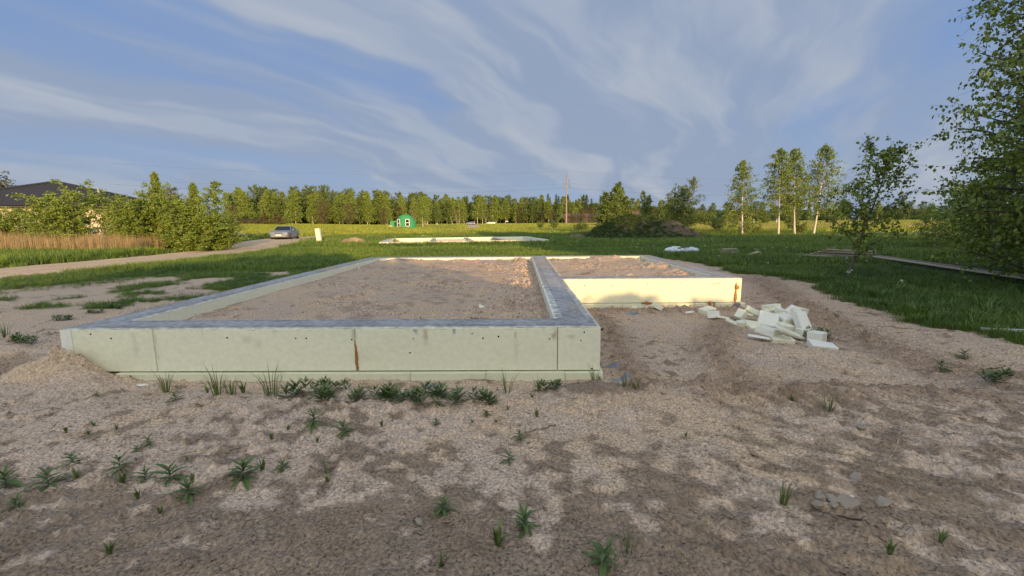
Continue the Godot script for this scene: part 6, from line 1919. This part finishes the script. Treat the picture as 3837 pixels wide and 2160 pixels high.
	# stones
	for q in [[1.90, 2.63, 0.045], [1.95, 2.68, 0.04], [2.01, 2.655, 0.035], [2.08, 2.63, 0.06], [2.92, 3.62, 0.035], [1.98, 2.60, 0.03], [2.36, 2.92, 0.04], [2.3, 2.62, 0.045], [1.72, 2.88, 0.03], [-0.62, 2.45, 0.025], [-2.55, 3.35, 0.025]]:
		var mb := MB.new()
		var sx: float = q[2]
		box(mb, Transform3D(Basis(Vector3.UP, q[0] * 7.0), Vector3.ZERO), Vector3(sx * 2.0, sx * 1.1, sx * 1.5), sx * 0.4, Color(0.34, 0.285, 0.22), sx * 0.25)
		single("stone", mb.mesh(mat("stone", Color(1, 1, 1), 0.9, 0.0, true)), "small flat tan stone on the trampled soil", "stone", "stones on the trampled soil", Transform3D(Basis.IDENTITY, P(q[0], surface_h(q[0], q[1]) + sx * 0.3, q[1])))
	for k in 16:
		var mb := MB.new()
		var sx := 0.10 + 0.06 * absf(sin(k * 2.7))
		var x := -25.6 + k * 0.13 + 0.1 * sin(k * 5.0)
		var f := 20.2 + k * 0.16
		box(mb, Transform3D(Basis(Vector3.UP, k * 1.9), Vector3.ZERO), Vector3(sx * 2.2, sx * 1.3, sx * 1.6), sx * 0.4, Color(0.56, 0.47, 0.35), sx * 0.2)
		single("verge_stone", mb.mesh(mat("stone", Color(1, 1, 1), 0.9, 0.0, true)), "pale rough stone lined up along the green verge of the dirt road", "stone", "stones along the road verge", Transform3D(Basis.IDENTITY, P(x, surface_h(x, f) + sx * 0.4, f)))
	# white sack with firewood on it
	var g := ground_h(8.85, 24.2)
	var o := thing("rubble_sack", "crumpled white plastic sacks with brown wood bits on top, behind the ring", "sack", P(8.85, g, 24.2))
	for q in [[-0.42, 0.02, 0.62, 0.40, 3.0], [0.45, -0.05, 0.58, 0.36, 7.0]]:
		var mb := MB.new()
		sheet(mb, 34, 14, func(a: float, b: float) -> Array:
			var an := -a * TAU
			var t := b * PI * 0.5
			var fold := 1.0 + 0.13 * sin(an * 5.0 + q[4] + b * 4.0) + 0.10 * sin(an * 9.0 - b * 6.0 + q[4])
			var rr: float = q[2] * cos(t) * fold
			return [Vector3(q[0] + cos(an) * rr, q[3] * sin(t) * fold - 0.02, q[1] + sin(an) * rr * 0.7), Color.WHITE])
		part("sack", mb.mesh(mat("plastic", lin(0.66, 0.72, 0.80), 0.35)), o)
	for q in [[-0.05, 0.38, 0.5, 0.3], [0.12, 0.40, 0.45, -0.5], [-0.15, 0.36, 0.3, 1.0]]:
		var mb := MB.new()
		box(mb, Transform3D(Basis(Vector3.UP, q[3]) * Basis(Vector3.BACK, 0.1), Vector3(q[0], q[1], 0.08)), Vector3(q[2], 0.06, 0.08), 0.01, Color.WHITE, 0.01)
		part("wood_bit", mb.mesh(mat("bark_wood", lin(0.15, 0.09, 0.055), 0.9)), o)
	# boards in the grass, each a thing
	var pale_wood := mat("pale_wood", lin(0.60, 0.52, 0.38), 0.85)
	tri_tex(pale_wood, grain(501, 0.03, 0.2, 0.75, 256), 1.2)
	var grey_wood := mat("grey_wood", lin(0.38, 0.32, 0.245), 0.88)
	tri_tex(grey_wood, mats["pale_wood"].albedo_texture, 1.2)
	var lay := func(label: String, a: Vector3, b: Vector3, w: float, th: float, m: Material, group: String) -> void:
		var mb := MB.new()
		var d := b - a
		var z := -d.normalized()
		var x := Vector3.UP.cross(z).normalized()
		box(mb, Transform3D(Basis(x, z.cross(x), z), (a + b) * 0.5), Vector3(w, th, d.length()), 0.004, Color.WHITE, 0.003)
		single("plank", mb.mesh(m), label, "plank", group)
	var gp := "boards lying in the meadow grass"
	lay.call("long pale board laid in the grass, the outer of the pair", P(15.55, ground_h(15.6, 20.2) + 0.20, 20.1), P(13.35, ground_h(13.7, 12.0) + 0.20, 11.2), 0.16, 0.045, pale_wood, gp)
	lay.call("long grey board laid in the grass alongside the pale one", P(15.85, ground_h(15.6, 20.2) + 0.21, 20.2), P(13.72, ground_h(13.7, 12.0) + 0.21, 11.3), 0.10, 0.06, grey_wood, gp)
	lay.call("pale offcut board lying below the plank stack", P(13.1, ground_h(13.3, 21.2) + 0.15, 21.6), P(14.0, ground_h(13.9, 20.6) + 0.17, 20.0), 0.20, 0.04, pale_wood, gp)
	for k in 6:
		lay.call("weathered board in the low stack beside the leaning birch", P(13.75 + 0.10 * k, ground_h(14.4, 20.6) + 0.16 + 0.055 * k, 21.4 - 0.12 * k), P(15.6 + 0.05 * k, ground_h(14.4, 20.6) + 0.12 + 0.055 * k, 19.7 + 0.10 * (k % 3)), 0.20, 0.045, grey_wood if k % 2 == 0 else pale_wood, "boards of the low stack")
	for k in 4:
		lay.call("board in the small mossy woodpile in the grass", P(10.2 + 0.06 * k, ground_h(10.8, 22.8) + 0.20 + 0.06 * k, 22.6 + 0.05 * k), P(11.3 - 0.08 * k, ground_h(10.8, 22.8) + 0.18 + 0.065 * k, 22.9 - 0.04 * k), 0.16, 0.04, grey_wood if k < 3 else pale_wood, "boards of the small woodpile")
	lay.call("pale short board tipped over beside the small woodpile", P(11.35, ground_h(11.6, 22.2) + 0.10, 22.1), P(12.0, ground_h(11.6, 22.2) + 0.24, 22.4), 0.22, 0.04, pale_wood, gp)
	lay.call("thin white board at the meadow's edge near the plot", P(7.30, surface_h(7.30, 6.95) + 0.07, 6.95), P(8.15, surface_h(8.1, 6.5) + 0.09, 6.45), 0.05, 0.035, mat("white_board", lin(0.66, 0.67, 0.66), 0.7), gp)
	# dandelion clocks standing over the meadow
	var stem := MB.new()
	tube(stem, [Vector3(0, -0.03, 0), Vector3(0.01, 0.17, 0.0), Vector3(0.0, 0.33, 0.01)], [0.004, 0.0035, 0.003], 5, Color(0.10, 0.13, 0.04))
	var sm := stem.mesh(mat("stem", Color(1, 1, 1), 0.7, 0.0, true))
	var hd := MB.new()
	var hr := RandomNumberGenerator.new()
	hr.seed = 5
	for k in 70:
		var d := rdir(hr)
		var s := d.cross(rdir(hr)).normalized() * 0.006
		hd.tri(Vector3(0, 0.33, 0) + d * 0.008, Vector3(0, 0.33, 0) + d * 0.032 + s, Vector3(0, 0.33, 0) + d * 0.032 - s)
	var hm := hd.mesh(mat("seed_head", lin(0.62, 0.62, 0.58), 0.9))
	for k in 46:
		var f := hr.randf_range(9.0, 30.0)
		var x := right_edge(f) + hr.randf_range(0.3, 12.0)
		if k < 3:
			f = 12.6 + k * 0.12
			x = 9.3 + k * 0.14
		if x > 1.1 * f: continue
		var dn := thing("dandelion", "white dandelion clock standing above the meadow grass", "dandelion", P(x, surface_h(x, f), f), k * 1.0, "dandelion clocks in the meadow")
		part("stem", sm, dn)
		part("seed_head", hm, dn)

# ---------- weeds on the sand
func blade_leaf(len_: float, wid: float, curl: float) -> ArrayMesh:
	var mb := MB.new()
	var n := 5
	for k in n:
		var t0 := float(k) / n
		var t1 := float(k + 1) / n
		var w0 := wid * sin(pow(t0, 0.8) * PI * 0.92 + 0.12)
		var w1 := wid * sin(pow(t1, 0.8) * PI * 0.92 + 0.12)
		if k == n - 1: w1 = 0.0
		var p0 := Vector3(0, -curl * len_ * t0 * t0, len_ * t0)
		var p1 := Vector3(0, -curl * len_ * t1 * t1, len_ * t1)
		var c := Color(0.075, 0.12, 0.030).lerp(Color(0.115, 0.165, 0.042), t0)
		mb.quad(p0 + Vector3(-w0 * 0.5, w0 * 0.18, 0), p0, p1, p1 + Vector3(-w1 * 0.5, w1 * 0.18, 0), c)
		mb.quad(p0, p0 + Vector3(w0 * 0.5, w0 * 0.18, 0), p1 + Vector3(w1 * 0.5, w1 * 0.18, 0), p1, c * 1.1)
	return mb.mesh(leaf_mat("weed_leaf", Color(1, 1, 1), 0.4))

func build_weeds() -> void:
	var r := RandomNumberGenerator.new()
	r.seed = 64
	var leaves := [blade_leaf(1.0, 0.20, 0.25), blade_leaf(1.0, 0.26, 0.5), blade_leaf(1.0, 0.16, 0.1)]
	var grasses := []
	var sprouts := []
	var clumps := []
	for k in 4:
		grasses.append(tuft(700 + k, 20, 1.0, 0.28, 0.035, 0.75, Color(0.09, 0.14, 0.034), Color(0.16, 0.21, 0.055)))
		sprouts.append(tuft(720 + k, 9, 1.0, 0.12, 0.16, 0.8, Color(0.09, 0.145, 0.034), Color(0.15, 0.21, 0.05)))
		var cr := RandomNumberGenerator.new()
		cr.seed = 740 + k
		var mb := MB.new()
		for s in 9:
			var c := Vector3(cr.randf_range(-0.75, 0.75), 0, cr.randf_range(-0.3, 0.3))
			var hh := cr.randf_range(0.35, 0.75)
			for l in 14:
				var t := l / 14.0
				var a := l * 2.4 + s
				var d := Vector3(cos(a), lerpf(0.25, 1.2, t), sin(a)).normalized()
				var sd := d.cross(Vector3.UP).normalized()
				add_leaf(mb, c + Vector3(0, hh * t * 0.7 - 0.03, 0), d, sd, 0.42 * (1.1 - 0.5 * t), 0.085, Color(0.062, 0.11, 0.028).lerp(Color(0.12, 0.17, 0.044), t))
		clumps.append(mb.mesh(leaf_mat("weed_leaf", Color(1, 1, 1), 0.4)))
	var stem := MB.new()
	tube(stem, [Vector3(0, -0.15, 0), Vector3(0, 0.8, 0)], [0.03, 0.015], 5, Color(0.08, 0.10, 0.035))
	var stem_m := stem.mesh(mats["stem"])
	for k in WEEDS.size():
		var q: Array = WEEDS[k]
		var x: float = q[0]
		var f: float = q[1]
		var s: float = q[3] * 1.2
		var where := P(x, surface_h(x, f), f)
		var zone := "in the row before the front wall" if f > 4.0 and f < 5.2 else ("on the trampled soil" if f < 3.0 else "on the bare sand")
		if f > 5.2: zone = "on the sand beside the plot"
		match int(q[2]):
			0:
				var o := thing("weed", "leafy green weed with narrow leaves " + zone, "weed", where, r.randf() * TAU, "narrow-leaved weeds " + zone)
				part("stem", stem_m, o, Transform3D(Basis.from_scale(Vector3.ONE * s * 0.55), Vector3.ZERO))
				var n := r.randi_range(16, 24)
				for l in n:
					var t := float(l) / n
					var b := Basis(Vector3.UP, l * 2.4 + r.randf_range(-0.3, 0.3)) * Basis(Vector3.RIGHT, -lerpf(0.10, 1.15, t * t) + r.randf_range(-0.2, 0.2))
					part("leaf", leaves[r.randi() % 3], o, Transform3D(b.scaled_local(Vector3.ONE * s * (0.66 - 0.22 * t) * r.randf_range(0.7, 1.2)), Vector3(0, s * 0.42 * t + 0.004, 0)))
			1:
				var o := thing("grass_tuft", "long-bladed grass tuft " + zone, "grass tuft", where, r.randf() * TAU, "grass tufts " + zone)
				part("blades", grasses[k % 4], o, Transform3D(Basis.from_scale(Vector3(s, s * 1.15, s)), Vector3.ZERO))
			2:
				var o := thing("weed_sprout", "tiny green sprout " + zone, "weed", where, r.randf() * TAU, "sprouts " + zone)
				part("leaves", sprouts[k % 4], o, Transform3D(Basis.from_scale(Vector3(s, s, s)), Vector3.ZERO))
			3:
				var o := thing("weed_clump", "dense green clump of low weeds " + zone, "weeds", where, r.randf_range(-0.3, 0.3), "weed clumps " + zone)
				part("foliage", clumps[k % 4], o, Transform3D(Basis.from_scale(Vector3(s * 1.3, s * 1.0, s * 1.2)), Vector3.ZERO))
